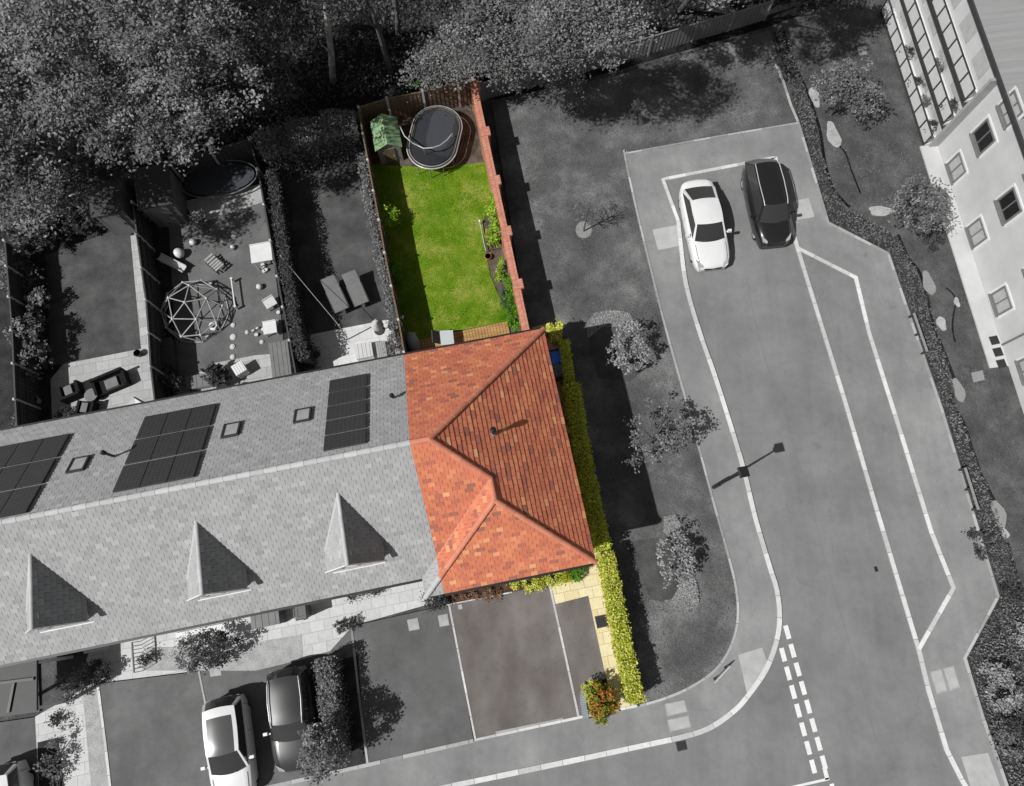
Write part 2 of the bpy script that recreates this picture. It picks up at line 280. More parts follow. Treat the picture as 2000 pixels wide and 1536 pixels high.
# ------------------------------------------------------------------ mesh builder and scene tree
WM = {}
class MB:
    def __init__(s): s.v = []; s.f = []; s.t = []; s.sm = []
    def add(s, vs, fs, tone=0.5, smooth=False):
        o = len(s.v); s.v += [tuple(p) for p in vs]
        for f in fs: s.f.append([i+o for i in f]); s.t.append(tone); s.sm.append(smooth)
        return s
    def poly(s, vs, tone=0.5): return s.add(vs, [list(range(len(vs)))], tone)
    def box(s, c, x, y, z, ax=(1, 0, 0), ay=(0, 1, 0), az=(0, 0, 1), tone=0.5, taper=1.0):
        c = Vector(c); ax, ay, az = Vector(ax)*x/2, Vector(ay)*y/2, Vector(az)*z/2
        vs = [c+ax*i*(taper if kz > 0 else 1)+ay*j*(taper if kz > 0 else 1)+az*kz for kz in (-1, 1) for j in (-1, 1) for i in (-1, 1)]
        return s.add(vs, [[0, 2, 3, 1], [4, 5, 7, 6], [0, 1, 5, 4], [2, 6, 7, 3], [0, 4, 6, 2], [1, 3, 7, 5]], tone)
    def beam(s, a, b, w_, h_, tone=0.5):
        a, b = Vector(a), Vector(b); d = b-a; L_ = d.length; d.normalize()
        up = Vector((0, 0, 1)) if abs(d.z) < 0.95 else Vector((1, 0, 0))
        sd_ = d.cross(up).normalized(); up = sd_.cross(d)
        return s.box((a+b)/2, L_, w_, h_, d, sd_, up, tone)
    def prism(s, pts, z0, z1, tone=0.5):
        n = len(pts); ar = sum(pts[i][0]*pts[(i+1) % n][1]-pts[(i+1) % n][0]*pts[i][1] for i in range(n))
        if ar < 0: pts = list(reversed(pts))
        vs = [(p[0], p[1], z0) for p in pts]+[(p[0], p[1], z1) for p in pts]
        fs = [list(range(n, 2*n)), list(range(n-1, -1, -1))]+[[i, (i+1) % n, n+(i+1) % n, n+i] for i in range(n)]
        return s.add(vs, fs, tone)
    def cyl(s, a, b, r0, r1=None, n=10, caps=True, tone=0.5, smooth=True):
        r1 = r0 if r1 is None else r1
        a, b = Vector(a), Vector(b); d = (b-a).normalized()
        x = d.orthogonal().normalized(); y = d.cross(x)
        vs = []
        for c, r in ((a, r0), (b, r1)):
            for i in range(n):
                t = 2*math.pi*i/n; vs.append(c+x*r*math.cos(t)+y*r*math.sin(t))
        s.add(vs, [[i, (i+1) % n, n+(i+1) % n, n+i] for i in range(n)], tone, smooth)
        if caps: s.add(vs, [list(range(n-1, -1, -1)), list(range(n, 2*n))], tone)
        return s
    def tube(s, pts, r, n=6, rad=None):
        for i in range(len(pts)-1):
            s.cyl(pts[i], pts[i+1], rad[i] if rad else r, rad[i+1] if rad else r, n, True)
        return s
    def ball(s, c, r, nu=12, nv=8, sx=1, sy=1, sz=1, z0=-1.0):
        c = Vector(c); vs = []; fs = []
        for j in range(nv+1):
            ph = math.asin(max(-1, z0))+(math.pi/2-math.asin(max(-1, z0)))*j/nv
            for i in range(nu):
                t = 2*math.pi*i/nu
                vs.append(c+Vector((r*sx*math.cos(ph)*math.cos(t), r*sy*math.cos(ph)*math.sin(t), r*sz*math.sin(ph))))
        for j in range(nv):
            for i in range(nu): fs.append([j*nu+i, j*nu+(i+1) % nu, (j+1)*nu+(i+1) % nu, (j+1)*nu+i])
        return s.add(vs, fs, 0.5, True)
    def grid(s, rows, smooth=True, close=False):
        m = len(rows[0]); vs = [p for r in rows for p in r]; fs = []
        for j in range(len(rows)-1):
            for i in range(m if close else m-1):
                fs.append([j*m+i, j*m+(i+1) % m, (j+1)*m+(i+1) % m, (j+1)*m+i])
        return s.add(vs, fs, 0.5, smooth)
    def build(s, name, mat, parent=None, label=None):
        me = bpy.data.meshes.new(name)
        if parent is not None:
            inv = WM[parent.name].inverted(); vs = [tuple(inv @ Vector(p)) for p in s.v]
        else: vs = s.v
        me.from_pydata(vs, [], s.f)
        me.materials.append(mat)
        me.polygons.foreach_set('use_smooth', s.sm)
        if len(set(s.t)) > 1:
            a = me.attributes.new('tone', 'FLOAT', 'FACE'); a.data.foreach_set('value', np.array(s.t, dtype=np.float32))
        me.update()
        o = bpy.data.objects.new(name, me); COL.objects.link(o)
        if parent is not None: o.parent = parent; WM[o.name] = WM[parent.name]
        else: WM[o.name] = Matrix.Identity(4)
        if label: o['label'] = label
        return o
def thing(name, label, cat, loc=(0, 0, 0), rz=0.0, group=None):
    o = bpy.data.objects.new(name, None); COL.objects.link(o); o.empty_display_size = 0.3
    o.location = loc; o.rotation_euler = (0, 0, rz)
    o['label'] = label; o['category'] = cat
    if group: o['group'] = group
    WM[o.name] = Matrix.Translation(Vector(loc)) @ Matrix.Rotation(rz, 4, 'Z')
    return o
def tag(o, label, cat, group=None, kind=None):
    o['label'] = label; o['category'] = cat
    if group: o['group'] = group
    if kind: o['kind'] = kind
    return o
def recenter(o, loc):
    """move a single-mesh thing's origin to its base"""
    l = Vector(loc); o.data.transform(Matrix.Translation(-l)); o.location = l; return o
def P2(pts, z=0.0): return [tuple(at(x, y, z)[:2]) for x, y in pts]
def slab(name, pts, z0, z1, mat, world=False):
    mb = MB(); mb.prism(pts if world else P2(pts), z0, z1)
    o = mb.build(name, mat); o['kind'] = 'structure'; return o
def smooth_path(pts, n=6):
    out = []; P = [Vector((p[0], p[1], 0)) for p in pts]
    for i in range(len(P)-1):
        p0 = P[max(i-1, 0)]; p1 = P[i]; p2 = P[i+1]; p3 = P[min(i+2, len(P)-1)]
        for j in range(n):
            t = j/n
            out.append(0.5*((2*p1)+(p2-p0)*t+(2*p0-5*p1+4*p2-p3)*t*t+(3*p1-p0-3*p2+p3)*t**3))
    out.append(P[-1]); return out
def ribbon(mb, pts, wd, z0, z1):
    P = [Vector((p[0], p[1], 0)) for p in pts]; l, r = [], []
    for i, p in enumerate(P):
        d = (P[min(i+1, len(P)-1)]-P[max(i-1, 0)]).normalized()
        nrm = Vector((-d.y, d.x, 0))
        if 0 < i < len(P)-1:
            d1 = (P[i]-P[i-1]).normalized(); c = max(0.5, abs(nrm.dot(Vector((-d1.y, d1.x, 0)))))
        else: c = 1
        l.append(p+nrm*wd/2/c); r.append(p-nrm*wd/2/c)
    n = len(P)
    vs = [(q.x, q.y, z1) for q in l]+[(q.x, q.y, z1) for q in r]+[(q.x, q.y, z0) for q in l]+[(q.x, q.y, z0) for q in r]
    fs = []
    for i in range(n-1):
        fs += [[i, n+i, n+i+1, i+1], [i, i+1, 2*n+i+1, 2*n+i], [n+i, 3*n+i, 3*n+i+1, n+i+1]]
    fs += [[0, 2*n, 3*n, n], [n-1, 2*n-1, 4*n-1, 3*n-1]]
    mb.add(vs, fs)
def kerb(name, px, wd, z0, z1, mat, sm=True, n=5):
    pts = P2(px, z1)
    mb = MB(); path = smooth_path(pts, n) if sm else [Vector((p[0], p[1], 0)) for p in pts]
    if mat.name in ('kerb_concrete', 'edging_concrete') and wd < 0.3:
        cum = [0.0]
        for i_ in range(len(path)-1): cum.append(cum[-1]+(path[i_+1]-path[i_]).length)
        def on(s_):
            for i_ in range(len(path)-1):
                if s_ <= cum[i_+1]+1e-6: return path[i_].lerp(path[i_+1], (s_-cum[i_])/max(1e-6, cum[i_+1]-cum[i_]))
            return path[-1].copy()
        s_ = 0.0
        while s_ < cum[-1]-0.05:
            e_ = min(cum[-1], s_+0.91); brk = [c_ for c_ in cum if s_+.02 < c_ < e_-.02]
            tn_ = random.random(); i0 = len(mb.f); ribbon(mb, [on(q_) for q_ in [s_+.008]+brk+[e_-.008]], wd*random.uniform(.97, 1.03), z0, z1)
            for j_ in range(i0, len(mb.f)): mb.t[j_] = tn_
            s_ = e_
    else: ribbon(mb, path, wd, z0, z1)
    o = mb.build(name, mat); o['kind'] = 'structure'; return o

# leaves: many small pointed quads, each with its own tone
def leaf_mesh(name, pts, size, mat, parent=None, up=0.5, aspect=0.55, tone=None):
    pts = np.asarray(pts, dtype=np.float64); N = len(pts)
    nrm = rng.normal(size=(N, 3)); nrm /= np.linalg.norm(nrm, axis=1)[:, None]
    nrm[:, 2] = np.abs(nrm[:, 2])+up; nrm /= np.linalg.norm(nrm, axis=1)[:, None]
    r = rng.normal(size=(N, 3)); a = np.cross(nrm, r); a /= np.linalg.norm(a, axis=1)[:, None]; b = np.cross(nrm, a)
    sz = size*rng.uniform(0.6, 1.3, N)[:, None]
    v = np.stack([pts-a*sz*0.5, pts+b*sz*aspect*0.5-a*sz*0.05, pts+a*sz*0.5, pts-b*sz*aspect*0.5-a*sz*0.05], axis=1).reshape(-1, 3)
    if parent is not None:
        inv = np.array(WM[parent.name].inverted()); v = v @ inv[:3, :3].T+inv[:3, 3]
    me = bpy.data.meshes.new(name)
    me.vertices.add(4*N); me.vertices.foreach_set('co', v.astype(np.float32).ravel())
    me.loops.add(4*N); me.loops.foreach_set('vertex_index', np.arange(4*N, dtype=np.int32))
    me.polygons.add(N); me.polygons.foreach_set('loop_start', np.arange(0, 4*N, 4, dtype=np.int32))
    me.polygons.foreach_set('loop_total', np.full(N, 4, dtype=np.int32))
    at_ = me.attributes.new('tone', 'FLOAT', 'FACE')
    t = rng.uniform(0, 1, N) if tone is None else np.clip(tone+rng.normal(0, 0.14, N), 0, 1)
    at_.data.foreach_set('value', t.astype(np.float32))
    me.materials.append(mat); me.update(calc_edges=True)
    o = bpy.data.objects.new(name, me); COL.objects.link(o)
    if parent is not None: o.parent = parent; WM[o.name] = WM[parent.name]
    else: WM[o.name] = Matrix.Identity(4)
    return o
def crown_pts(c, rx, ry, rz, ncl, per, cr, seedtone=True, low=-0.25):
    c = np.array(c); P = []; T = []
    ph = rng.uniform(0, 6.28, 4)
    for i in range(ncl):
        while True:
            d = rng.normal(size=3); d /= np.linalg.norm(d)
            if d[2] > low: break
        az = math.atan2(d[1], d[0])
        lob = 1+0.16*math.sin(3*az+ph[0])+0.12*math.sin(5*az+ph[1])+0.07*math.sin(9*az+ph[2])
        q = rng.uniform(0.35, 1.0)**0.45*lob
        cc = c+d*np.array([rx, ry, rz])*q
        r_ = cr*rng.uniform(0.6, 1.25)
        p = rng.normal(size=(per, 3))*np.array([r_, r_, r_*0.55])*0.55
        P.append(cc+p); T.append(np.full(per, rng.uniform(0.12, 0.88)))
    return np.concatenate(P), np.concatenate(T)
def make_tree(name, label, cat, base, c, rx, ry, rz, ncl, per, cr, leaf, mat, trunk=0.14, bark='rustic', group=None, limbs=7, up=0.5):
    t = thing(name, label, cat, base, group=group)
    mb = MB(); b = Vector(base); c = Vector(c)
    mid = b.lerp(c, 0.45)+Vector((random.uniform(-.1, .1), random.uniform(-.1, .1), 0))
    mb.tube([b, mid, c], 0, 8, [trunk, trunk*0.75, trunk*0.3])
    for i in range(limbs):
        a = 6.28*i/limbs+random.uniform(-.4, .4); s0 = mid.lerp(c, random.uniform(0.0, 0.8))
        e = c+Vector((math.cos(a)*rx*0.75, math.sin(a)*ry*0.75, random.uniform(-.3, .4)*rz))
        m_ = s0.lerp(e, 0.5)+Vector((0, 0, 0.12*rz))
        mb.tube([s0, m_, e], 0, 5, [trunk*0.45, trunk*0.28, trunk*0.08])
    mb.build('trunk', M[bark], t)
    p, tn = crown_pts(c, rx, ry, rz, ncl, per, cr)
    leaf_mesh('crown', p, leaf, M[mat], t, tone=tn, up=up)
    return t
def make_shrub(name, label, cat, px, py, rx, ry, h, n, leaf, mat, group=None, stem=True, gz=0.04, cl=0.16):
    """bush whose middle (half its height) is seen at this place"""
    c = at(px, py, gz+h*0.5); base = Vector((c.x, c.y, gz))
    t = thing(name, label, cat, base, group=group)
    if stem:
        mb = MB()
        for i in range(5):
            a = 6.28*i/5; mb.tube([base, base+Vector((math.cos(a)*rx*.35, math.sin(a)*ry*.35, h*.45)), base+Vector((math.cos(a)*rx*.6, math.sin(a)*ry*.6, h*.8))], 0, 5, [.025, .018, .008])
        mb.build('stem', M['rustic'], t)
    ncl = max(10, int(n/26))
    p, tn = crown_pts(c, rx, ry, h*0.5, ncl, 26, cl, low=-0.6)
    p[:, 2] = np.maximum(p[:, 2], gz+0.02)
    leaf_mesh('foliage', p, leaf, M[mat], t, tone=tn)
    return t
def hedge_pts(path, wd, h, n, rough=0.06):
    """points over the top and sides of a clipped hedge along a path"""
    P = [Vector((p[0], p[1], 0)) for p in path]; segs = [(P[i], P[i+1]) for i in range(len(P)-1)]
    L_ = np.array([(b-a).length for a, b in segs]); out = []
    for (a, b), l in zip(segs, L_):
        m = int(n*l/L_.sum()); d = (b-a).normalized(); nr = Vector((-d.y, d.x, 0))
        u_ = rng.uniform(0, 1, m); s_ = np.where(rng.uniform(0, 1, m) < .5, rng.uniform(h, h+wd, m), rng.uniform(0, wd+2*h, m))
        x = np.where(s_ < h, -wd/2, np.where(s_ > h+wd, wd/2, s_-h-wd/2))
        z = np.where(s_ < h, s_, np.where(s_ > h+wd, wd+2*h-s_, h))
        wob = 0.10*np.sin(u_*l*2.3)+0.06*np.sin(u_*l*5.1+1)
        x = x*(1+wob)+rng.normal(0, rough, m); z = z*(1+0.06*np.sin(u_*l*3.1))+rng.normal(0, rough, m)
        q = np.array([a.x, a.y, 0])+u_[:, None]*l*np.array([d.x, d.y, 0])+x[:, None]*np.array([nr.x, nr.y, 0])
        q[:, 2] = np.maximum(z, 0.03); out.append(q)
    return np.concatenate(out)
def make_hedge(name, label, px, wd, h, n, leaf, mat, cat='hedge', world=None, rough=0.06, group=None, core='darkgrey'):
    path = world or [tuple(at(x, y, h)[:2]) for x, y in px]
    base = (path[0][0], path[0][1], 0.0)
    t = thing(name, label, cat, base, group=group)
    mb = MB(); ribbon(mb, path, wd*0.62, 0.02, h*0.86); mb.build('shade_core', M[core], t)  # solid block, no twigs: its dark grey paints in the shade inside the hedge
    leaf_mesh('foliage', hedge_pts(path, wd, h, n, rough), leaf, M[mat], t)
    return t

# ------------------------------------------------------------------ ground, road, pavement
slab('ground', [(-160, -160), (160, -160), (160, 160), (-160, 160)], -0.3, -0.06, M['far_grass'], True)
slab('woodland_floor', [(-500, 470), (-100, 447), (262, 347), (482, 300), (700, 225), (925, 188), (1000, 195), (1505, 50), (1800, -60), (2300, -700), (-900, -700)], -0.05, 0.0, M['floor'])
slab('road', [(1290, 345), (1512, 303), (1560, 480), (1800, 1300), (1890, 1536), (2100, 1900), (300, 1900), (300, 1580), (860, 1520), (1250, 1440), (1420, 1380), (1490, 1250), (1470, 1100), (1290, 430)], -0.05, 0.0, M['asphalt'])
# parking bay beside the road, same level
slab('pavement', [(1220, 300), (1560, 240), (1575, 290), (1618, 435), (1735, 495), (1840, 800), (1950, 1165), (1885, 1285), (1920, 1400), (1990, 1600), (1905, 1600), (1890, 1536),
     (1850, 1465), (1800, 1300), (1795, 1270), (1865, 1148), (1820, 1040), (1755, 830), (1700, 650), (1672, 540), (1555, 482), (1512, 308), (1295, 350), (1325, 430), (1340, 555), (1400, 745), (1448, 900), (1475, 1010), (1505, 1105), (1520, 1155), (1523, 1210),
     (1515, 1260), (1495, 1310), (1462, 1358), (1435, 1388), (1390, 1420), (1340, 1438), (1250, 1458), (1100, 1490), (860, 1540), (560, 1600), (200, 1680), (150, 1620), (520, 1536), (715, 1494), (925, 1447), (1130, 1402), (1205, 1388), (1250, 1378), (1350, 1342), (1398, 1308), (1428, 1262), (1441, 1210), (1438, 1150), (1420, 1075), (1395, 985), (1345, 800), (1300, 640), (1265, 500)], -0.04, 0.05, M['pavement'])
slab('parking_bay', [(1558, 486), (1672, 542), (1698, 650), (1752, 830), (1817, 1040), (1861, 1148), (1795, 1266), (1790, 1268), (1710, 985), (1650, 780)], -0.03, 0.025, M['asphalt'])
kerb('kerb', [(1325, 432), (1329, 470), (1340, 555), (1367, 650), (1400, 745), (1448, 900), (1475, 1010), (1503, 1105), (1518, 1155), (1523, 1210), (1515, 1260), (1495, 1310), (1462, 1358), (1435, 1388), (1390, 1420), (1340, 1438), (1250, 1458), (1100, 1490), (860, 1540), (600, 1592)], 0.2, -0.02, 0.07, M['kerb'])
kerb('kerb', [(1325, 432), (1295, 350), (1512, 308), (1558, 484), (1650, 780), (1710, 985), (1795, 1268), (1815, 1350), (1850, 1465), (1880, 1525), (1915, 1580)], 0.17, -0.02, 0.066, M['kerb'], sm=False)
kerb('kerb', [(1558, 484), (1672, 542), (1698, 650), (1755, 830), (1820, 1040), (1863, 1148), (1795, 1268)], 0.17, -0.02, 0.073, M['kerb'], sm=False)
kerb('edging', [(1226, 301), (1220, 300), (1240, 395), (1265, 500), (1300, 640), (1345, 800), (1395, 985), (1420, 1075), (1438, 1150), (1441, 1210), (1428, 1262), (1398, 1308), (1350, 1342), (1300, 1364), (1250, 1379)], 0.1, -0.02, 0.08, M['edging'])
kerb('edging', [(1220, 300), (1400, 267), (1560, 240)], 0.09, -0.02, 0.078, M['edging'], sm=False)
kerb('edging', [(1503, 98), (1530, 158), (1545, 205), (1560, 240), (1575, 290), (1618, 435), (1735, 495), (1840, 800), (1950, 1165), (1885, 1285), (1920, 1400), (1990, 1600)], 0.12, -0.02, 0.082, M['edging'], sm=False)
kerb('road_joint', [(1458, 545), (1478, 640), (1500, 720), (1530, 800), (1552, 880), (1580, 960), (1600, 1050), (1640, 1190), (1680, 1330), (1712, 1450)], 0.022, 0.001, 0.003, M['midgrey'], n=3)
slab('verge', [(960, 197), (1200, 150), (1503, 60), (1530, 155), (1558, 243), (1222, 303), (1265, 500), (1300, 640), (1345, 800), (1395, 985), (1420, 1075), (1438, 1150), (1441, 1210), (1428, 1262), (1398, 1308), (1350, 1342), (1250, 1378), (1215, 1300), (1150, 1000), (1100, 700), (1030, 640)], -0.04, 0.045, M['verge'])

def mark(px, label, group='dashed white road markings'):
    mb = MB(); mb.prism(P2(px), 0.004, 0.008); return mb
# give way dashes
dash = []
for (x0, y0, x1, y1, n_) in ((1534, 1222, 1612, 1500, 8), (1526, 1266, 1591, 1508, 7)):
    for i in range(n_):
        t0 = i/(n_-0.35); a = Vector((x0+(x1-x0)*t0, y0+(y1-y0)*t0)); d = Vector((x1-x0, y1-y0)).normalized(); q = Vector((d.y, -d.x))
        l = 27; wq = 4.6
        pts = [a+q*wq, a+q*wq+d*l, a-q*wq+d*l, a-q*wq]
        mb = MB(); mb.prism(P2([(p.x, p.y) for p in pts]), 0.002, 0.007); o = mb.build('road_marking', M['paint']); o['kind'] = 'structure'
for px in ([(1380, 1578), (1378, 1574), (1618, 1519), (1620, 1524)], [(1606, 1500), (1614, 1499), (1620, 1522), (1612, 1524)], [(1620, 1532), (1628, 1530), (1636, 1560), (1628, 1562)]):
    mb = MB(); mb.prism(P2(px), 0.002, 0.006); o = mb.build('road_marking', M['paint']); o['kind'] = 'structure'
for i, px in enumerate(([(1274, 450), (1322, 441), (1333, 480), (1285, 490)], [(1546, 395), (1579, 388), (1590, 425), (1557, 431)], [(1441, 1279), (1488, 1265), (1500, 1300), (1487, 1325), (1459, 1358)], [(1876, 1478), (1928, 1470), (1955, 1545), (1900, 1555)])):
    slab('tactile_paving', px, 0.03, 0.056, M['tactile'])
covers = [([(1298, 1375), (1337, 1367), (1343, 1390), (1303, 1400)], 'pale square utility cover pair in pavement below the hedge end, upper one', 'tactile'),
 ([(1303, 1406), (1345, 1397), (1350, 1420), (1308, 1430)], 'pale square utility cover pair in pavement below the hedge end, lower one', 'tactile'),
 ([(1816, 1312), (1838, 1306), (1851, 1350), (1830, 1357)], 'left of two pale upright cover slabs in the right hand pavement', 'tactile'),
 ([(1842, 1305), (1862, 1300), (1875, 1343), (1855, 1351)], 'right of two pale upright cover slabs in the right hand pavement', 'tactile'),
 ([(795, 1211), (816, 1207), (820, 1229), (799, 1233)], 'grey access cover in middle driveway, nearer the balls of topiary', 'lightgrey'),
 ([(855, 1203), (874, 1199), (878, 1221), (859, 1225)], 'grey access cover in middle driveway beside the brown tarmac drive', 'lightgrey'),
 ([(408, 1299), (430, 1296), (433, 1319), (411, 1322)], 'grey access cover above the white hatchback', 'lightgrey'),
 ([(894, 1182), (902, 1180), (904, 1189), (896, 1191)], 'tiny pale cover in corner of brown tarmac drive', 'lightgrey')]
for px, lb, mt in covers:
    c = sum((at(x, y, 0.05) for x, y in px), Vector())/len(px)
    t = thing('access_cover', lb, 'access cover', (c.x, c.y, 0.05), ANG)
    q = [at(x, y, 0.05) for x, y in px]
    mb = MB(); mb.prism([tuple(p[:2]) for p in q], 0.04, 0.064); mb.build('frame', M['lightgrey'], t)
    q2 = [c.lerp(p, 0.86) for p in q]; mb = MB(); mb.prism([tuple(p[:2]) for p in q2], 0.06, 0.068); mb.build('lid', M['tactile'] if mt == 'tactile' else M['edging_'], t)
def grate(px, py, w_, l_, lb, z=0.0, mt='darkgrey'):
    c = at(px, py, z); t = thing('drain_grate', lb, 'drain grate', c, ANG)
    mb = MB(); mb.box(c+Vector((0, 0, .006)), w_, l_, .012, UX, VX); mb.build('frame', M[mt], t)
    mb = MB()
    for i in range(5): mb.box(c+UX*(i-2)*w_*0.18+Vector((0, 0, .014)), w_*0.08, l_*0.8, .012, UX, VX)
    mb.build('bars', M['black'], t)
grate(1331, 1457, .42, .36, 'dark drain grate at the kerb below the two pale covers')
grate(1711, 1112, .14, .22, 'small dark drain grate in the road near the bay')
grate(1793, 1163, .14, .2, 'small dark drain grate inside the parking bay')

# ------------------------------------------------------------------ front drives and paths
slab('driveway', [(878, 1181), (1073, 1142), (1131, 1400), (928, 1445)], -0.04, 0.046, M['own_drive'])
slab('driveway', [(1076, 1182), (1150, 1165), (1184, 1325), (1200, 1385), (1131, 1401)], -0.04, 0.042, M['own_drive'])
slab('garden_path', [(1073, 1130), (1150, 1105), (1040, 640), (1075, 632), (1112, 700), (1190, 1070), (1243, 1379), (1200, 1386), (1183, 1322), (1149, 1164), (1085, 1180)], -0.04, 0.05, M['yellow_slab'])
slab('planting_bed', [(862, 1150), (1070, 1100), (1073, 1142), (878, 1181)], -0.04, 0.04, M['mulch'])
kerb('edging', [(877, 1181), (902, 1310), (929, 1448)], 0.08, -0.02, 0.062, M['kerb'], sm=False)
kerb('edging', [(872, 1182), (1000, 1157)], 0.05, -0.02, 0.064, M['kerb'], sm=False)
kerb('edging', [(1073, 1140), (1102, 1270), (1130, 1400)], 0.09, -0.02, 0.062, M['kerb'], sm=False)
kerb('edging', [(926, 1446), (1130, 1402), (1205, 1387), (1245, 1379)], 0.1, -0.02, 0.066, M['kerb'], sm=False)
o = kerb('edging', [(968, 1432), (1100, 1405)], 0.1, -0.02, 0.054, M['lightgrey'], sm=False)
slab('driveway', [(686, 1224), (878, 1181), (925, 1447), (716, 1494)], -0.04, 0.046, M['drive'])
slab('driveway', [(192, 1336), (388, 1312), (640, 1255), (686, 1224), (716, 1494), (520, 1538), (280, 1590), (215, 1600)], -0.04, 0.046, M['drive'])
slab('driveway', [(-60, 1420), (76, 1400), (86, 1640), (-60, 1640)], -0.04, 0.046, M['drive'])
kerb('edging', [(686, 1222), (700, 1350), (718, 1494)], 0.09, -0.02, 0.066, M['edging'], sm=False)
kerb('edging', [(388, 1311), (410, 1420), (440, 1555)], 0.07, -0.02, 0.064, M['edging'], sm=False)
kerb('edging', [(480, 1548), (716, 1495), (925, 1447)], 0.14, -0.02, 0.068, M['edging'], sm=False)
slab('front_path', [(500, 1200), (850, 1115), (868, 1172), (690, 1222), (645, 1272), (590, 1288), (590, 1255), (470, 1262), (460, 1205)], -0.04, 0.06, M['white_slab'])
slab('front_path', [(180, 1255), (480, 1205), (470, 1262), (388, 1310), (192, 1334), (170, 1290)], -0.04, 0.055, M['white_slab'])
slab('gravel_bed', [(455, 1262), (590, 1240), (592, 1288), (500, 1310), (395, 1310), (280, 1310), (290, 1265)], -0.03, 0.07, M['gravel'])
slab('front_path', [(70, 1400), (165, 1345), (215, 1600), (80, 1600)], -0.04, 0.05, M['white_slab'])
slab('gravel_bed', [(162, 1345), (190, 1332), (222, 1600), (185, 1600)], -0.03, 0.06, M['gravel'])
kerb('edging', [(190, 1333), (205, 1450), (222, 1600)], 0.1, -0.02, 0.07, M['kerb'], sm=False)
slab('planting_bed', [(75, 1450), (115, 1440), (135, 1600), (80, 1600)], -0.03, 0.06, M['grey_soil'])
slab('planting_bed', [(640, 1295), (700, 1280), (715, 1492), (620, 1512)], -0.03, 0.06, M['grey_soil'])

# ------------------------------------------------------------------ back gardens
slab('garden_soil', [(700, 222), (925, 172), (1030, 645), (1035, 700), (790, 720)], -0.04, 0.02, M['soil'])
slab('lawn', [(722, 322), (850, 330), (952, 318), (966, 395), (943, 432), (948, 492), (958, 540), (972, 575), (990, 605), (991, 628), (905, 645), (800, 668), (786, 668), (760, 520), (742, 430)], -0.04, 0.05, M['lawn'])
slab('garden_soil', [(480, 290), (700, 220), (795, 720), (595, 760)], -0.04, 0.015, M['grey_soil'])
slab('lawn', [(548, 335), (716, 300), (770, 640), (600, 655), (572, 560)], -0.04, 0.05, M['dark_lawn'])
slab('patio', [(580, 660), (760, 625), (800, 740), (590, 770)], -0.04, 0.06, M['brightpatio'])
slab('garden_soil', [(262, 345), (482, 295), (595, 760), (330, 830)], -0.04, 0.015, M['grey_soil'])
slab('lawn', [(330, 440), (520, 395), (552, 640), (562, 800), (360, 800), (345, 700)], -0.04, 0.05, M['grey_lawn'])
slab('terrace_bed', [(360, 395), (515, 360), (520, 395), (385, 440)], -0.04, 0.08, M['gravel'])
slab('patio', [(340, 760), (420, 710), (500, 695), (565, 690), (590, 800), (340, 830)], -0.04, 0.06, M['patio'])
slab('garden_soil', [(-120, 450), (262, 350), (340, 830), (-60, 910)], -0.04, 0.015, M['grey_soil'])
slab('lawn', [(90, 500), (255, 440), (285, 700), (100, 715)], -0.04, 0.05, M['dark_lawn'])
slab('gravel_strip', [(256, 462), (272, 458), (306, 760), (286, 780)], -0.04, 0.06, M['patio'])
slab('patio', [(100, 742), (125, 712), (288, 680), (335, 830), (105, 870)], -0.04, 0.055, M['patio'])

# ------------------------------------------------------------------ houses
ZE, ZR = 4.7, 8.2
VR, VB, VF = 5.42, 9.8, 1.1            # ridge, back eave, front eave (terrace)
UE, UPARTY = 3.25, -2.45
SE = (ZR-ZE)/(UE+1.78)
SF = (ZR-ZE)/(VR-VF); SB = (ZR-ZE)/(VB-VR)
VW = 0.41; ZW = ZE+UE*SE; VV1 = VF+(ZW-ZE)/SF; VV2 = VW+(ZW-ZE)/((ZW-ZE)/2.7)
UW = -3.15; SW = (ZW-ZE)/(0-UW)
def clip(poly, a, b, c):   # keep a*x+b*y<=c
    out = []
    for i in range(len(poly)):
        p, q = poly[i], poly[(i+1) % len(poly)]
        dp = a*p[0]+b*p[1]-c; dq = a*q[0]+b*q[1]-c
        if dp <= 0: out.append(p)
        if (dp < 0 < dq) or (dq < 0 < dp):
            t = dp/(dp-dq); out.append((p[0]+(q[0]-p[0])*t, p[1]+(q[1]-p[1])*t))
    return out
def clip_convex(poly, cv):
    n = len(cv); ar = sum(cv[i][0]*cv[(i+1) % n][1]-cv[(i+1) % n][0]*cv[i][1] for i in range(n))
    if ar < 0: cv = cv[::-1]
    for i in range(n):
        p, q = cv[i], cv[(i+1) % n]
        a, b = (q[1]-p[1]), -(q[0]-p[0])
        if abs(a)+abs(b) < 1e-9: continue
        poly = clip(poly, a, b, a*p[0]+b*p[1])
        if len(poly) < 3: return []
    return poly
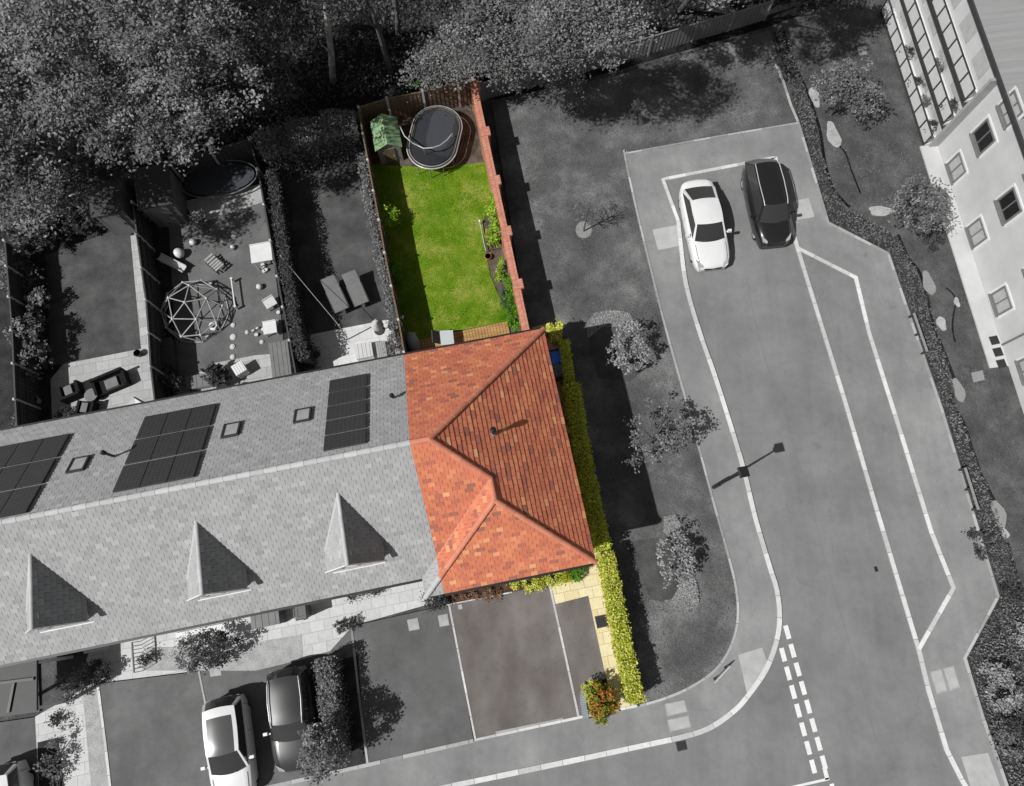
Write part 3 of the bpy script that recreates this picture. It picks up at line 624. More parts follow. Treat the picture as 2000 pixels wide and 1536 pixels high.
def draw_tiles(mb, pcs, p0, ea, nn, gauge, width, thick):
    ub = nn.cross(ea).normalized()
    if ub.z < 0: ub = -ub
    for pc in pcs:
        q = [hp(*x)-p0 for x in pc]; cv = [(x.dot(ea), x.dot(ub)) for x in q]
        b0 = min(x[1] for x in cv); b1 = max(x[1] for x in cv); a0 = min(x[0] for x in cv); a1 = max(x[0] for x in cv)
        for r in range(int(math.floor(b0/gauge)), int(math.ceil(b1/gauge))):
            off = (r % 2)*width/2+random.Random(r*7919).uniform(-.012, .012)
            for cix in range(int(math.floor((a0-off)/width))-1, int(math.ceil((a1-off)/width))+1):
                rt = random.Random((r*131071+cix*8191) & 0xffffff)
                x0 = cix*width+off+.005; x1 = x0+width-.01; y0 = r*gauge+rt.uniform(-.006, .006); y1 = (r+1)*gauge+0.01
                poly = clip_convex([(x0, y0), (x1, y0), (x1, y1), (x0, y1)], cv)
                if len(poly) < 3: continue
                tone = min(1, max(0, rt.gauss(0.5, 0.17)))
                if rt.random() < 0.04: tone = rt.uniform(0.85, 1.0)
                if rt.random() < 0.07: tone = rt.uniform(0.0, 0.2)
                th = thick*rt.uniform(0.8, 1.25)
                top = [p0+ea*x+ub*y+nn*(0.004+th*max(0, 1-(y-y0)/gauge)) for x, y in poly]
                mb.poly(top, tone)
                for i in range(len(poly)):
                    a, b = poly[i], poly[(i+1) % len(poly)]
                    if abs(a[1]-y0) < 1e-4 and abs(b[1]-y0) < 1e-4:
                        lo = [p0+ea*t_[0]+ub*t_[1]-nn*0.005 for t_ in (a, b)]
                        mb.poly([top[i], lo[0], lo[1], top[(i+1) % len(poly)]], tone)
def slope_tiles(mb, pcs, e0, e1, gauge, width, thick):
    p0 = hp(*e0); ea = (hp(*e1)-p0).normalized(); far = max((hp(*q) for pc in pcs for q in pc), key=lambda q: q.z)
    nn = ea.cross(far-p0).normalized()
    if nn.z < 0: nn = -nn
    draw_tiles(mb, pcs, p0, ea, nn, gauge, width, thick)
def ridge_caps(mb, a, b, r=0.095, seg=0.42, lift=0.03):
    a, b = Vector(a), Vector(b); n = max(1, int((b-a).length/seg)); d = (b-a)/n; dn = d.normalized()
    side = dn.cross(Vector((0, 0, 1))).normalized(); up = side.cross(dn)
    for i in range(n):
        t = random.uniform(0.1, 0.9); c0 = a+d*i-dn*0.02; c1 = a+d*(i+1)+dn*0.015
        for j in range(6):
            def pt(c, r_, q): 
                an = math.pi*(q/6); return c+side*r_*math.cos(an)+up*(r_*0.75*math.sin(an)+lift)
            mb.poly([pt(c0, r, j), pt(c1, r*1.12, j), pt(c1, r*1.12, j+1), pt(c0, r, j+1)], t)
        mb.poly([c1+side*r*1.12*math.cos(math.pi*q/6)+up*(r*0.84*math.sin(math.pi*q/6)+lift) for q in range(7)], t*0.6)
def add_window(house, c, w_, h_, out, mat='frame', label=None, pane='glass', name='window'):
    """window set in a wall facing 'out' (unit vector): frame with a sill, pane behind"""
    c = Vector(c); out = Vector(out); s_ = out.cross(Vector((0, 0, 1))).normalized(); z = Vector((0, 0, 1))
    mb = MB(); t_ = 0.06
    for sx in (-1, 1): mb.box(c+s_*sx*(w_/2-t_/2)+out*0.02, t_, 0.08, h_, s_, out, z)
    mb.box(c+out*0.02, t_, 0.078, h_-2*t_, s_, out, z)
    for sz in (-1, 1): mb.box(c+z*sz*(h_/2-t_/2)+out*0.02, w_-2*t_, 0.076, t_, s_, out, z)
    mb.box(c-z*(h_/2+0.04)+out*0.06, w_+0.12, 0.2, 0.06, s_, out, z)
    o = mb.build(name, M[mat], house, label)
    mb = MB(); mb.box(c+out*0.005, w_-0.05, 0.03, h_-0.05, s_, out, z); mb.build('pane', M[pane], o)
    return o
def add_door(house, c, out, mat='darkgrey'):
    c = Vector(c); out = Vector(out); s_ = out.cross(Vector((0, 0, 1))).normalized(); z = Vector((0, 0, 1))
    mb = MB(); mb.box(c+out*0.02, 0.92, 0.08, 2.05, s_, out, z); 
    for q in (-.45, .45): mb.box(c+out*0.065+z*q, 0.6, 0.02, 0.7, s_, out, z)
    o = mb.build('door', M[mat], house)
    mb = MB(); mb.cyl(c+s_*0.36+out*0.06, c+s_*0.36+out*0.14, 0.03, n=8); mb.build('handle', M['steel'], o)
def gutter(house, a, b, out):
    mb = MB(); a, b = Vector(a), Vector(b); mb.beam(a+Vector(out)*0.05-Vector((0, 0, .05)), b+Vector(out)*0.05-Vector((0, 0, .05)), 0.11, 0.09); mb.build('gutter', M['gutter'], house)
def flue(parent, u, v, slope_z, h=0.75, r=0.075, cowl=True):
    b = hp(u, v, slope_z-0.05); mb = MB(); mb.cyl(b, b+Vector((0, 0, h)), r, n=10)
    mb.cyl(b+Vector((0, 0, h)), b+Vector((0, 0, h+0.05)), r*1.7, r*1.5, n=12)
    mb.cyl(b+Vector((0, 0, h+0.1)), b+Vector((0, 0, h+0.16)), r*1.8, r*0.6, n=12)
    o = mb.build('flue', M['black'], parent)
    mb = MB(); mb.cyl(b+Vector((0, 0, -.1)), b+Vector((0, 0, .16)), r*2.0, r*1.15, n=10); mb.build('flashing', M['lead'], o)
    return o
# --- end of terrace house, clay tiles
eh = thing('end_terrace_house', 'end of terrace house with bright orange clay tiled hipped roof', 'house', hp(0.4, 5, 0), ANG)
mb = MB(); mb.prism([tuple(hp(*q)[:2]) for q in ((UPARTY+.005, 0.75), (2.95, 0.75), (2.95, 9.5), (UPARTY+.005, 9.5))], 0, ZE-0.02); mb.build('wall', M['brick'], eh)
R_ = (-1.78, VR, ZR); B_ = (UE, VB, ZE); A_ = (UPARTY, VB, ZE); C_ = (UE, VW, ZE); V1 = (0, VV1, ZW); V2 = (0, VW+2.7, ZW)
RL = (UPARTY, VR, ZR)
def zf(v): return ZE+(v-VF)*SF
def zw_front(v): return ZE+(v-VW)*(ZW-ZE)/2.7
east = [[B_, C_, V2, V1], [B_, V1, R_]]
east[1] = [B_, V1, R_]
# valley meets party line
vp = VF+(ZE+(UPARTY-UW)*SW-ZE)/SF; zp = zf(vp)
hipz = ZE+(UPARTY-UW)*SW; hv = VW+(hipz-ZE)*2.7/(ZW-ZE)     # left hip at party line
Pv = (UPARTY, vp, zp); Ph = (UPARTY, hv, hipz)
rear = [[A_, B_, R_, RL]]
front_main = [[Pv, V1, R_, RL]]
west = [[Ph, V2, V1, Pv]]
front_wing = [[(UPARTY, VW, ZE), C_, V2, Ph]]
deck = MB()
for pcs in (rear, east, front_main, west, front_wing):
    for pc in pcs: deck.poly([hp(*q) for q in pc])
deck.poly([hp(UPARTY, VW, ZE-.01), hp(UPARTY, VB, ZE-.01), hp(UE, VB, ZE-.01), hp(UE, VW, ZE-.01)])
roof = deck.build('roof', M['deck_dark'], eh)
mb = MB()
slope_tiles(mb, rear, A_, B_, 0.17, 0.27, 0.022)
slope_tiles(mb, east, B_, C_, 0.205, 0.31, 0.028)
slope_tiles(mb, front_main, (UPARTY, VF, ZE), (0, VF, ZE), 0.17, 0.27, 0.022)
slope_tiles(mb, front_wing, (UPARTY, VW, ZE), C_, 0.17, 0.27, 0.022)
slope_tiles(mb, west, (UW, VW, ZE), (UW, VF, ZE), 0.17, 0.27, 0.022)
mb.build('roof_tiles', M['tile_red'], roof)
mb = MB()
for a, b in ((B_, R_), (R_, V1), (V1, V2), (V2, C_), (V2, Ph), (R_, RL)): ridge_caps(mb, hp(*a), hp(*b))
mb.build('ridge_tiles', M['cap_red'], roof)
mb = MB(); 
for t_ in range(20):
    a = hp(*V1).lerp(hp(*Pv), t_/20); b = hp(*V1).lerp(hp(*Pv), (t_+1)/20)
    mb.beam(a+Vector((0, 0, .02)), b+Vector((0, 0, .02)), .07, .03, 0.3+0.02*t_)
mb.build('valley', M['cap_red'], roof)
gutter(eh, hp(UPARTY, VB, ZE), hp(UE, VB, ZE), VX); gutter(eh, hp(UE-.09, VB, ZE), hp(UE-.09, VW, ZE), UX); gutter(eh, hp(UPARTY, VW, ZE), hp(UE, VW, ZE), -VX)
mb = MB(); mb.cyl(hp(3.05, 9.2, 0), hp(3.05, 9.2, ZE-.1), .045); mb.build('downpipe', M['black'], eh)
flue(eh, 0.42, 5.5, ZE+(UE-0.42)*SE, 0.62, .065)
add_window(eh, hp(-1.2, 0.72, 3.7), 1.2, 1.1, -VX); add_window(eh, hp(1.6, 0.72, 3.7), 1.2, 1.1, -VX); add_window(eh, hp(-1.0, 0.72, 1.4), 1.4, 1.2, -VX)
add_door(eh, hp(1.8, 0.73, 1.04), -VX)
add_window(eh, hp(-1.2, 9.52, 3.6), 1.1, 1.0, VX); add_window(eh, hp(1.6, 9.52, 3.6), 1.1, 1.0, VX); add_window(eh, hp(1.7, 9.52, 1.4), 1.2, 1.1, VX); add_window(eh, hp(-1.0, 9.52, 1.15), 1.8, 2.1, VX, name='patio_door')
add_window(eh, hp(2.97, 5.2, 3.5), 0.7, 0.9, UX)

def solar_module(roof, u0, u1, s0, s1):
    """one panel on the back slope; s is plan distance from the back eave"""
    q = []
    nn = Vector(VX*SB+Vector((0, 0, 1))).normalized()
    for u, s in ((u0, s0), (u1, s0), (u1, s1), (u0, s1)): q.append(hp(u, VB-s, ZE+s*SB))
    lo = [p+nn*0.06 for p in q]; hi = [p+nn*0.12 for p in q]
    mb = MB(); mb.add(lo+hi, [[4, 5, 6, 7], [3, 2, 1, 0], [0, 1, 5, 4], [1, 2, 6, 5], [2, 3, 7, 6], [3, 0, 4, 7]])
    o = mb.build('solar_panel', M['solar'], roof); return o
def skylight(roof, u, v, w_=0.56, l_=0.72, gl='curtain'):
    c = hp(u, v, ZE+(VB-v)*SB); ub = Vector(-VX+Vector((0, 0, SB))).normalized(); nn = Vector(VX*SB+Vector((0, 0, 1))).normalized()
    mb = MB()
    for s in (-1, 1):
        mb.box(c+UX*s*(w_/2)+nn*.06, .06, l_+.06, .1, UX, ub, nn); mb.box(c+ub*s*(l_/2)+nn*.058, w_-.06, .06, .096, UX, ub, nn)
    o = mb.build('skylight', M['darkgrey'], roof)
    mb = MB(); mb.box(c+nn*.05, w_-.05, l_-.05, .05, UX, ub, nn); mb.build('pane', M[gl], o)
def dormer(house, u, v0=1.93, label=None):
    zr = 7.3; ze_ = 5.94; hw = 1.0; vb = VF+(zr-ZE)/SF; ve = VF+(ze_-ZE)/SF; ou = 0.1
    zfloor = zf(v0+0.12)
    mb = MB()
    # cheeks and gable front
    a = [hp(u-hw+.12, v0+.12, zfloor-.1), hp(u+hw-.12, v0+.12, zfloor-.1), hp(u+hw-.12, v0+.12, ze_), hp(u, v0+.12, zr-.1), hp(u-hw+.12, v0+.12, ze_)]
    mb.poly(a)
    for s in (-1, 1): mb.poly([hp(u+s*(hw-.12), v0+.12, zfloor-.1), hp(u+s*(hw-.12), v0+.12, ze_+.08), hp(u+s*(hw-.12), ve+.1, ze_+.08), hp(u+s*(hw-.12), ve+.1, ze_-.1)])
    d = mb.build('dormer', M['render'], house)
    mb = MB()
    for s in (-1, 1):
        tri = [(u+s*hw, v0, ze_), (u+s*hw, ve, ze_), (u, vb, zr), (u, v0, zr)]
        mb.poly([hp(*q) for q in tri], 0.4)
        p0 = hp(*tri[0]); ea = (hp(*tri[1])-p0).normalized(); nn = (hp(*tri[1])-p0).cross(hp(*tri[2])-p0).normalized()
        if nn.z < 0: nn = -nn
        draw_tiles(mb, [tri], p0, ea, nn, 0.19, 0.27, 0.06 if s > 0 else 0.025)
    mb.build('dormer_roof', M['tile_grey'], d)
    mb = MB(); ridge_caps(mb, hp(u, vb+.15, zr), hp(u, v0-.03, zr), .06, .4, .02)
    for s in (-1, 1): mb.beam(hp(u+s*hw, ve, ze_+.03), hp(u, vb, zr+.03), .09, .03, .3)
    mb.build('dormer_ridge', M['cap_grey'], d)
    mb = MB()
    for s in (-1, 1): mb.beam(hp(u+s*(hw+.02), v0-.02, ze_-.06), hp(u, v0-.02, zr-.05), .04, .2)
    mb.box(hp(u, v0-.0, zfloor-.12), 2*hw-.1, .14, .05, UX, VX, (0, 0, 1))
    mb.build('bargeboard', M['white'], d)
    mb = MB(); mb.box(hp(u, v0+.09, ze_-.42), 1.2, .06, .9, UX, VX, (0, 0, 1)); mb.build('window', M['glass'], d)
    mb = MB()
    for s in (-1, 0, 1): mb.box(hp(u+s*.6, v0+.05, ze_-.42), .07, .07, .97, UX, VX, (0, 0, 1))
    for s in (-1, 1): mb.box(hp(u, v0+.052, ze_-.42+s*.46), 1.13, .068, .07, UX, VX, (0, 0, 1))
    mb.build('window_frame', M['frame'], d)
names = [('light roofed terraced house with one narrow solar array, joined to the orange roofed end house', UPARTY, -8.3),
         ('light roofed terraced house with two skylights beside a three by three solar array', -8.3, -14.6),
         ('leftmost terraced house with solar array cut by the edge of the photo', -14.6, -21.0)]
houses = []
for idx, (lb, u1, u0) in enumerate(names):
    hs_ = thing('terraced_house', lb, 'house', hp((u0+u1)/2, 5.3, 0), ANG, 'terraced houses in the row')
    houses.append(hs_)
    mb = MB(); mb.prism([tuple(hp(*q)[:2]) for q in ((u0+.01, 1.4), (u1-.01, 1.4), (u1-.01, 9.5), (u0+.01, 9.5))], 0, ZE-.02); mb.build('wall', M['grey_brick'], hs_)
    rp = [(u0, VB, ZE), (u1, VB, ZE), (u1, VR, ZR), (u0, VR, ZR)]
    if idx == 0:
        fp = [(u0, VF, ZE), (UW, VF, ZE), Pv, (u1, VR, ZR), (u0, VR, ZR)]
        wp = [(UW, VW, ZE), (UW, VF, ZE), Pv, Ph]; cp = [(UW, VW, ZE), (UPARTY, VW, ZE), Ph]
    else: fp = [(u0, VF, ZE), (u1, VF, ZE), (u1, VR, ZR), (u0, VR, ZR)]
    dk = MB(); dk.poly([hp(*q) for q in rp]); dk.poly([hp(*q) for q in fp])
    dk.poly([hp(u0, VF, ZE-.01), hp(u1, VF, ZE-.01), hp(u1, VB, ZE-.01), hp(u0, VB, ZE-.01)])
    if idx == 0: dk.poly([hp(*q) for q in wp]); dk.poly([hp(*q) for q in cp]); dk.prism([tuple(hp(*q)[:2]) for q in ((-2.85, .75), (-2.46, .75), (-2.46, 1.39), (-2.85, 1.39))], 0, ZE-.03)
    if idx == 2: dk.poly([hp(u0, VF, ZE), hp(u0, VB, ZE), hp(u0, VR, ZR)])
    rf = dk.build('roof', M['deck_dark'], hs_)
    tm = MB()
    draw_tiles(tm, [rp], hp(-21, VB, ZE), UX, Vector(VX*SB+Vector((0, 0, 1))).normalized(), .17, .27, .022)
    draw_tiles(tm, [fp], hp(-21, VF, ZE), UX, Vector(-VX*SF+Vector((0, 0, 1))).normalized(), .17, .27, .022)
    if idx == 0:
        draw_tiles(tm, [wp], hp(UW, VW, ZE), VX, Vector(-UX*SW+Vector((0, 0, 1))).normalized(), .17, .27, .022)
        draw_tiles(tm, [cp], hp(UW, VW, ZE), UX, Vector(-VX*(ZW-ZE)/2.7+Vector((0, 0, 1))).normalized(), .17, .27, .022)
    tm.build('roof_tiles', M['tile_grey'], rf)
    mb = MB(); ridge_caps(mb, hp(u0, VR, ZR), hp(u1, VR, ZR), .1, .45)
    mb.build('ridge_tiles', M['cap_grey'], rf)
    if idx == 0: mb = MB(); ridge_caps(mb, hp(UW, VW, ZE), hp(*Ph), .095, .4); mb.build('hip_tiles', M['cap_grey'], rf)
    gutter(hs_, hp(u0, VB, ZE), hp(u1, VB, ZE), VX); gutter(hs_, hp(u0, VF, ZE), hp(UW if idx == 0 else u1, VF, ZE), -VX)
    um = (u0+u1)/2
    add_window(hs_, hp(um-1.4, 9.52, 3.6), 1.1, 1.0, VX); add_window(hs_, hp(um+1.4, 9.52, 3.6), 1.1, 1.0, VX); add_window(hs_, hp(um-1.2, 9.52, 1.15), 1.8, 2.1, VX, name='patio_door')
    add_window(hs_, hp(um-1.4, 1.38, 3.6), 1.1, 1.0, -VX); add_window(hs_, hp(um-1.4, 1.38, 1.4), 1.3, 1.2, -VX)
    add_door(hs_, hp(um+1.5, 1.39, 1.04), -VX)
dormer(houses[0], -5.25); dormer(houses[1], -10.12); dormer(houses[2], -15.68)
for r in range(5): solar_module(houses[0], -5.38, -3.94, 0.78+r*0.68, 0.78+r*0.68+0.6)
for r in range(3):
    for c_ in range(3):
        solar_module(houses[1], -12.46+c_*0.91, -12.46+c_*0.91+0.88, 0.85+r*1.12, 0.85+r*1.12+1.03)
    for c_ in range(4):
        solar_module(houses[2], -18.94+c_*0.93, -18.94+c_*0.93+0.9, 0.98+r*1.12, 0.98+r*1.12+1.03)
skylight(houses[1], -8.9, 7.5); skylight(houses[0], -6.3, 7.55); skylight(houses[1], -14.28, 7.25)
flue(houses[0], -2.95, 7.6, ZE+(VB-7.6)*SB, .35, .05); flue(houses[1], -13.05, 7.35, ZE+(VB-7.35)*SB, .75, .05)

# ------------------------------------------------------------------ fences and walls
def fence(name, label, posts, h, mat, postmat='concrete', group=None, cat='fence', inset=0.0, pt=True, world=None, board=0.11):
    P = world or [at(x, y, h) for x, y in posts]
    P = [Vector((p.x, p.y, 0)) for p in P]
    t = thing(name, label, cat, P[0], group=group)
    for i in range(len(P)-1):
        a, b = P[i], P[i+1]; d = (b-a); L_ = d.length; d.normalize(); nr = Vector((-d.y, d.x, 0))
        mb = MB(); n = max(2, int(L_/board)); st = (L_-0.1)/n
        for j in range(n):
            c = a+d*(0.05+(j+0.5)*st)+nr*(0.012 if j % 2 else -0.012)
            mb.box(c+Vector((0, 0, h*0.5-.03)), st*1.12, 0.018, h-.1+random.uniform(-.008, .008), d, nr, (0, 0, 1))
        mb.box(a.lerp(b, .5)+Vector((0, 0, h-.05)), L_-.1, 0.07, 0.03, d, nr, (0, 0, 1))
        for z in (.35, h*0.55, h-.3): mb.box(a.lerp(b, .5)+nr*0.045+Vector((0, 0, z)), L_-.1, 0.04, 0.07, d, nr, (0, 0, 1))
        mb.build('panel', M[mat], t)
    if pt:
        for p in P:
            mb = MB(); mb.box(p+Vector((0, 0, (h+.05)/2)), .1, .1, h+.05, UX, VX, (0, 0, 1)); mb.add([], [])
            mb.box(p+Vector((0, 0, h+.065)), .115, .115, .03, UX, VX, (0, 0, 1), taper=.6)
            mb.build('post', M[postmat], t)
    return t
fence('panel_fence', 'brown timber panel fence with white concrete posts along left side of the green lawn', [(700, 210), (708, 261), (718, 313), (729, 373), (740, 430), (751, 494), (764, 559), (778, 625), (789, 688)], 1.8, 'fence_brown')
fence('panel_fence', 'brown board fence with white posts behind the trampoline and playhouse', [(700, 209), (755, 192), (825, 178), (894, 162), (922, 157)], 1.8, 'fence_brown')
fence('panel_fence', 'dark fence between the garden full of toys and the sun lounger garden', [(487, 272), (503, 330), (515, 400), (528, 470), (541, 540), (552, 600), (565, 665), (579, 742)], 1.8, 'fence_dark')
fence('panel_fence', 'dark tall fence between the rattan patio garden and the climbing dome garden', [(258, 395), (266, 457), (275, 523), (284, 586), (289, 650), (293, 716), (302, 790)], 1.8, 'fence_dark')
fence('panel_fence', 'leftmost dark fence with white post caps beside the tall shrubs', [(8, 470), (12, 520), (17, 580), (22, 645), (25, 710), (28, 780), (32, 845)], 1.8, 'fence_dark')
fence('panel_fence', 'grey rear fence at top left below the woodland trees', [(-70, 440), (0, 420), (60, 402), (130, 383), (200, 362), (262, 340)], 1.7, 'fence_grey')
fence('panel_fence', 'dark rear fence behind the black oval trampoline under the tree', [(262, 340), (330, 318), (410, 294), (487, 272)], 1.7, 'fence_dark')
gw = [at(x, y, 0) for x, y in ((942, 196), (1010, 178), (1095, 155), (1180, 131), (1265, 107), (1350, 82), (1420, 62), (1492, 40))]
fence('panel_fence', 'long pale grey timber fence between woodland and the grass verge', None, 1.35, 'fence_pale', 'greyboard', world=gw)
# brick garden wall with piers
t = thing('garden_wall', 'long red brick garden wall with piers on right side of the green lawn', 'wall', hp(2.87, 17, 0), ANG)
v0, v1 = 9.85, 24.35
def wallu(v): return 2.83+0.05*(v-9.85)/14.5
mb = MB(); mb.prism([tuple(hp(*q)[:2]) for q in ((wallu(v0)-.11, v0), (wallu(v0)+.11, v0), (wallu(v1)+.11, v1), (wallu(v1)-.11, v1))], 0, 1.82)
mb.build('wall', M['brick'], t)
mb = MB(); mb.prism([tuple(hp(*q)[:2]) for q in ((wallu(v0)-.17, v0-.01), (wallu(v0)+.13, v0-.01), (wallu(v1)+.13, v1+.02), (wallu(v1)-.17, v1+.02))], 1.82, 1.9)
mb.prism([tuple(hp(*q)[:2]) for q in ((wallu(v0)-.08, v0-.02), (wallu(v0)+.14, v0-.02), (wallu(v1)+.14, v1+.03), (wallu(v1)-.08, v1+.03))], 1.9, 1.97)
mb.build('coping', M['cap_brick'], t)
for i in range(6):
    v = 10.4+i*2.72; mb = MB(); mb.box(hp(wallu(v)+.06, v, .96), .42, .44, 1.92, UX, VX); mb.box(hp(wallu(v)+.06, v, 1.97), .46, .48, .1, UX, VX)
    mb.build('pier', M['cap_brick'], t)

# ------------------------------------------------------------------ own back garden
t = thing('decking', 'narrow ribbed timber deck behind the orange roofed house', 'decking', hp(-.3, 10.2, 0), ANG)
mb = MB(); dl = at(800, 668, .1); dr = at(991, 628, .1); ul, vl_ = uv(dl); ur, vr_ = uv(dr)
nb = int((ur-ul+.4)/.145)
for i in range(nb):
    u = ul-.35+i*.145; top = vl_+(vr_-vl_)*(u-ul)/(ur-ul)
    mb.box(hp(u+.07, (9.45+top)/2, .09), .13, top-9.45, .04, UX, VX, tone=random.random())
mb.build('boards', M['deckwood'], t)
mb = MB(); mb.box(hp((ul+ur)/2-.1, 9.6, .05), ur-ul+.3, .1, .06, UX, VX); mb.box(hp((ul+ur)/2-.1, vl_-.12, .045), ur-ul+.3, .1, .05, UX, VX); mb.build('joists', M['fence_brown'], t)
# grass tufts on the lawn
lawn_px = [(742, 330), (850, 332), (950, 322), (963, 395), (943, 432), (948, 492), (958, 540), (972, 575), (988, 605), (989, 626), (905, 643), (800, 664), (788, 662), (760, 520), (742, 430)]
lp = np.array(P2(lawn_px))
def in_poly(x, y, P):
    r = np.zeros(len(x), bool); n = len(P)
    for i in range(n):
        x0, y0 = P[i]; x1, y1 = P[(i+1) % n]
        c = ((y0 > y) != (y1 > y)) & (x < (x1-x0)*(y-y0)/(y1-y0+1e-12)+x0); r ^= c
    return r
N = 52000; X = rng.uniform(lp[:, 0].min(), lp[:, 0].max(), N); Y = rng.uniform(lp[:, 1].min(), lp[:, 1].max(), N); kq = in_poly(X, Y, lp)
X, Y = X[kq], Y[kq]; pts = np.stack([X, Y, rng.uniform(.05, .075, len(X))], 1)
tn = 0.5+0.25*np.sin(X*1.3+1.6*np.sin(Y*1.1))*np.sin(Y*1.9+X*.7+2*np.sin(X))+0.22*np.sin(Y*4.3+3*np.sin(X*2.1))*np.sin(X*3.7)+rng.normal(0, .1, len(X))
tag(leaf_mesh('grass', pts, .07, M['grass_blade'], tone=tn, up=.15, aspect=.22), 'bright green mown grass of the small garden lawn', 'grass', kind='stuff')
def grass_patch(px, n, mat, lb, size=.075, z=.05):
    P_ = np.array(P2(px)); X = rng.uniform(P_[:, 0].min(), P_[:, 0].max(), n); Y = rng.uniform(P_[:, 1].min(), P_[:, 1].max(), n); q = in_poly(X, Y, P_)
    X, Y = X[q], Y[q]; tn_ = 0.45+0.3*np.sin(X*.5+1.7*np.sin(Y*.37))*np.sin(Y*.61-X*.4)+0.2*np.sin(Y*1.7+2*np.sin(X*1.1))*np.sin(X*2.1)
    tag(leaf_mesh('grass', np.stack([X, Y, rng.uniform(z, z+.03, len(X))], 1), size, M[mat], tone=tn_, up=.2, aspect=.3), lb, 'grass', kind='stuff')
M['grey_blade'] = tone_mat('grey_grass_blades', [(0.0, G(76)), (0.5, G(112)), (1.0, G(164))], 0.8, 0.7, 0.5, transl=0.2, bumpy=0)
grass_patch([(960, 197), (1200, 150), (1503, 60), (1530, 155), (1558, 243), (1222, 303), (1265, 500), (1300, 640), (1345, 800), (1395, 985), (1420, 1075), (1438, 1150), (1441, 1210), (1398, 1308), (1350, 1340), (1250, 1376), (1215, 1300), (1150, 1000), (1100, 700), (1030, 640)], 60000, 'grey_blade', 'grey grass of the verge right of the brick wall and hedge')
grass_patch([(1530, 60), (1800, -60), (1800, 130), (1815, 300), (1900, 600), (2040, 1000), (2100, 1600), (1985, 1590), (1922, 1400), (1890, 1285), (1953, 1165), (1842, 800), (1738, 495), (1622, 435), (1578, 290)], 60000, 'grey_blade', 'grey grass between the road and the apartment block', z=-.05)
# play house
pb = at(745, 322, 0); t = thing('playhouse', 'small playhouse with pale green felt roof in garden corner', 'playhouse', pb, ANG)
def lo(o_, u, v, z=0): return o_+UX*u+VX*v+Vector((0, 0, z))
mb = MB(); w_, d_ = 1.15, 1.55
mb.prism([tuple(lo(pb, *q)[:2]) for q in ((0, 0), (w_, 0), (w_, d_), (0, d_))], 0, 1.32)
for v in (0, d_): mb.poly([lo(pb, 0, v, 1.32), lo(pb, w_, v, 1.32), lo(pb, w_/2, v, 1.66)])
mb.build('wall', M['greyboard'], t)
mb = MB(); mb.box(lo(pb, w_/2, -.02, .62), .52, .05, 1.2, UX, VX); dr_ = mb.build('door', M['fence_brown'], t)
mb = MB(); mb.cyl(lo(pb, w_/2+.18, -.06, .65), lo(pb, w_/2+.18, -.1, .65), .025); mb.build('handle', M['steel'], dr_)
mb = MB(); mb.box(lo(pb, -.02, d_*.5, .8), .05, .5, .45, UX, VX); mb.build('window', M['glass'], t)
mb = MB()
for s in (-1, 1):
    e = w_/2+s*(w_/2+.1); mb.add([lo(pb, e, -.1, 1.27), lo(pb, e, d_+.1, 1.27), lo(pb, w_/2, d_+.1, 1.7), lo(pb, w_/2, -.1, 1.7), lo(pb, e, -.1, 1.3), lo(pb, e, d_+.1, 1.3), lo(pb, w_/2, d_+.1, 1.73), lo(pb, w_/2, -.1, 1.73)],
        [[4, 5, 6, 7], [0, 3, 2, 1], [0, 1, 5, 4], [1, 2, 6, 5], [3, 0, 4, 7]])
mb.build('roof', M['greenfelt'], t)
mb = MB(); mb.cyl(lo(pb, -.25, .3, 0), lo(pb, -.25, .3, .3), .13, .17, 14); mb.cyl(lo(pb, -.25, .3, .27), lo(pb, -.25, .3, .31), .18, .18, 14)
tag(recenter(mb.build('plant_pot', M['fabricred']), lo(pb, -.25, .3, 0)), 'dark red pot squeezed between playhouse and left fence', 'plant pot')
# trampoline
tc = at(849, 268, .85); tax = math.radians(79)
t = thing('trampoline', 'oval trampoline with black mat and pale frame on bare soil', 'trampoline', (tc.x, tc.y, 0.02), tax)
ax_ = Vector((math.cos(tax), math.sin(tax), 0)); ay_ = Vector((-ax_.y, ax_.x, 0)); c0 = Vector((tc.x, tc.y, 0))
def stad(hl, r, z, n=40, scale=1.0):
    out = []
    for i in range(n):
        a = 2*math.pi*i/n; x = math.cos(a)*r+(hl if math.cos(a) > 0 else -hl); out.append(c0+ax_*x*scale+ay_*math.sin(a)*r*scale+Vector((0, 0, z)))
    return out
mb = MB(); mb.poly(stad(.56, 1.02, .84)); mb.poly(list(reversed(stad(.56, 1.02, .83)))); mb.build('jumping_mat', M['mat_black'], t)
a, b = stad(.56, 1.04, .85), stad(.57, 1.22, .86); mb = MB(); mb.grid([a+[a[0]], [p+Vector((0, 0, .03)) for p in stad(.565, 1.13, .85)]+[stad(.565, 1.13, .88)[0]], b+[b[0]]]); mb.build('padding', M['darkgrey'], t)
fr = stad(.57, 1.26, .85, 48); mb = MB(); mb.tube(fr+[fr[0]], .032); fr2 = stad(.565, 1.15, .9, 48); mb.tube(fr2+[fr2[0]], .014); mb.build('frame', M['steel'], t)
for i in range(0, 48, 8):
    p, q = fr[i+1], fr[(i+5) % 48]; mb = MB()
    pg, qg = Vector((p.x, p.y, .03)), Vector((q.x, q.y, .03)); mb.tube([p, pg, qg, q], .022); mb.build('leg', M['midgrey'], t)
